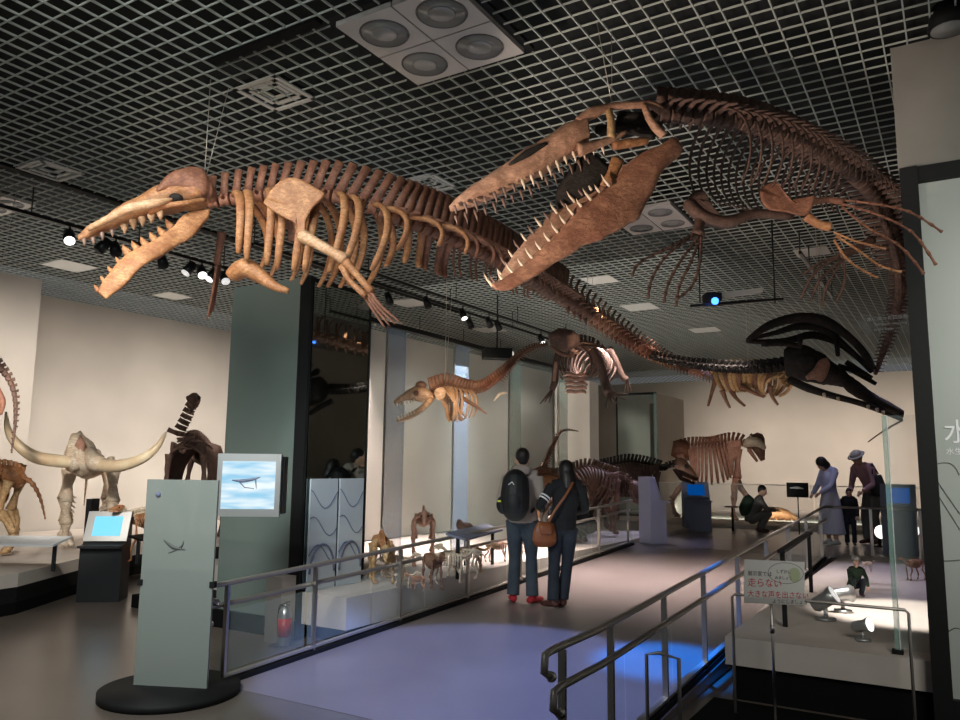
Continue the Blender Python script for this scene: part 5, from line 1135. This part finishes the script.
MB().tube([P(-.215, -.165, .97), P(-.22, -.20, .92), P(-.22, -.205, .84)], [.07, .085, .06], 10, flat=.25, up=Rt).build('flap', 'leather', bg)
MB().tube([P(-.19, -.15, .95), P(-.10, -.175, 1.12), P(.02, -.175, 1.28), P(.13, -.10, 1.43), P(.13, .0, 1.46), P(.05, .15, 1.30), P(-.16, .14, 1.05), P(-.21, .0, .96)], .014, 8, flat=.35, sub=4).build('strap', 'leather', bg)
# woman in pale clothes
p_ = at(832, 540, 14.3); p_.z = .380
person('person in pale blouse and long skirt with short dark hair, looking down', p_, math.radians(195), 1.62, dict(head=(0, .15, 1.52), look=(0, 1, -.75), neck=(0, .06, 1.40), chest=(0, .03, 1.26), elL=(-.20, .12, 1.12), wrL=(-.12, .30, .98), elR=(.20, .10, 1.12), wrR=(.12, .28, .96)), 'blouse', 'skirt', 'white', hair='bob', female=True, skirt=True, vox=.013)
p_ = at(872, 541, 14.6); p_.z = .380
th, P, J, s, Fw, Rt = person('person in a pink shirt and pale hat bending over, with a black bag in front', p_, math.radians(205), 1.78, dict(pelvis=(0, -.10, .93), waist=(0, -.06, 1.05), chest=(0, .06, 1.25), neck=(0, .17, 1.38), head=(0, .27, 1.49), look=(0, 1, -.7), shL=(-.17, .13, 1.33), shR=(.17, .13, 1.33), elL=(-.22, .16, 1.05), wrL=(-.14, .32, .92), elR=(.22, .16, 1.05), wrR=(.12, .32, .92), hiL=(-.09, -.1, .90), hiR=(.09, -.1, .9)), 'pink_shirt', 'grey_cloth', 'shoe_brown', hair='cap', vox=.013)
bg = thing('black_bag', 'black bag slung on the person in the pink shirt', 'bag', P(-.24, .12, .85))
MB().tube([P(-.25, .10, .84), P(-.255, .10, 1.0), P(-.24, .12, 1.2)], [.13, .16, .11], 12, flat=.5, sub=3, up=Rt).build('pouch', 'bag_black', bg)
for f in (.05, .2): MB().tube([P(-.24, f, 1.22), P(-.19, .13, 1.41)], .012, 6).build('strap', 'bag_black', bg)
# small dark haired child by far rail
p_ = at(851, 541, 14.3); p_.z = .380
person('small dark haired child standing behind the far rail between the two standing adults', p_, math.radians(250), 1.02, dict(head=(0, .04, 1.56), look=(0, 1, -.4)), 'jacket', 'denim_dark', 'shoe_brown', vox=.014)
# crouching visitor
CR = dict(pelvis=(0, -.12, .30), waist=(0, -.06, .42), chest=(0, .04, .62), neck=(0, .10, .78), head=(0, .15, .92), look=(0, 1, -.3), shL=(-.17, .07, .73), shR=(.17, .07, .73), elL=(-.22, .22, .52), wrL=(-.12, .40, .50), elR=(.22, .22, .52), wrR=(.12, .40, .50), hiL=(-.10, -.10, .28), knL=(-.14, .28, .46), anL=(-.12, .06, .085), hiR=(.10, -.10, .28), knR=(.14, .28, .46), anR=(.12, .06, .085))
p_ = onz(757, 532, .380)
tc_, P, J, s, Fw, Rt = person('crouching person with a dark backpack in front of the lit back wall', p_, math.radians(-15), 1.62, CR, 'grey_cloth', 'grey_cloth', 'shoe_brown', vox=.014)
bk = thing('backpack', 'dark green backpack worn by the crouching person', 'backpack', P(0, -.2, .4))
MB().tube([P(0, -.20, .38), P(0, -.22, .5), P(0, -.14, .70), P(0, -.08, .78)], [.11, .15, .14, .07], 12, sub=3, up=Rt).build('bag', 'green_coat', bk)
p_ = floorpt(602, 546); q_ = W(-4.75, p_.dot(A)); 
person('crouching dark haired visitor right of the couple, behind the handrail', W(-5.45, 12.3, .453), math.radians(150), 1.55, CR, 'jacket', 'jacket', 'shoe_brown', hair='bob', vox=.014)
person('crouching visitor in black nearest behind the handrail beside the black jacketed person', W(-5.55, 11.6, .453), math.radians(130), 1.45, CR, 'jacket', 'denim_dark', 'shoe_brown', vox=.014)
# child on the right platform
p_ = onz(856, 596, .453)
person('small child in a dark green coat and pale cap kneeling on the white platform', p_, math.radians(-95), .62, dict(CR, head=(0, .13, .96), look=(-.2, 1, -.25), wrL=(-.20, .36, .30), wrR=(.20, .36, .30)), 'green_coat', 'denim_dark', 'shoe_brown', hair='cap', vox=.008)
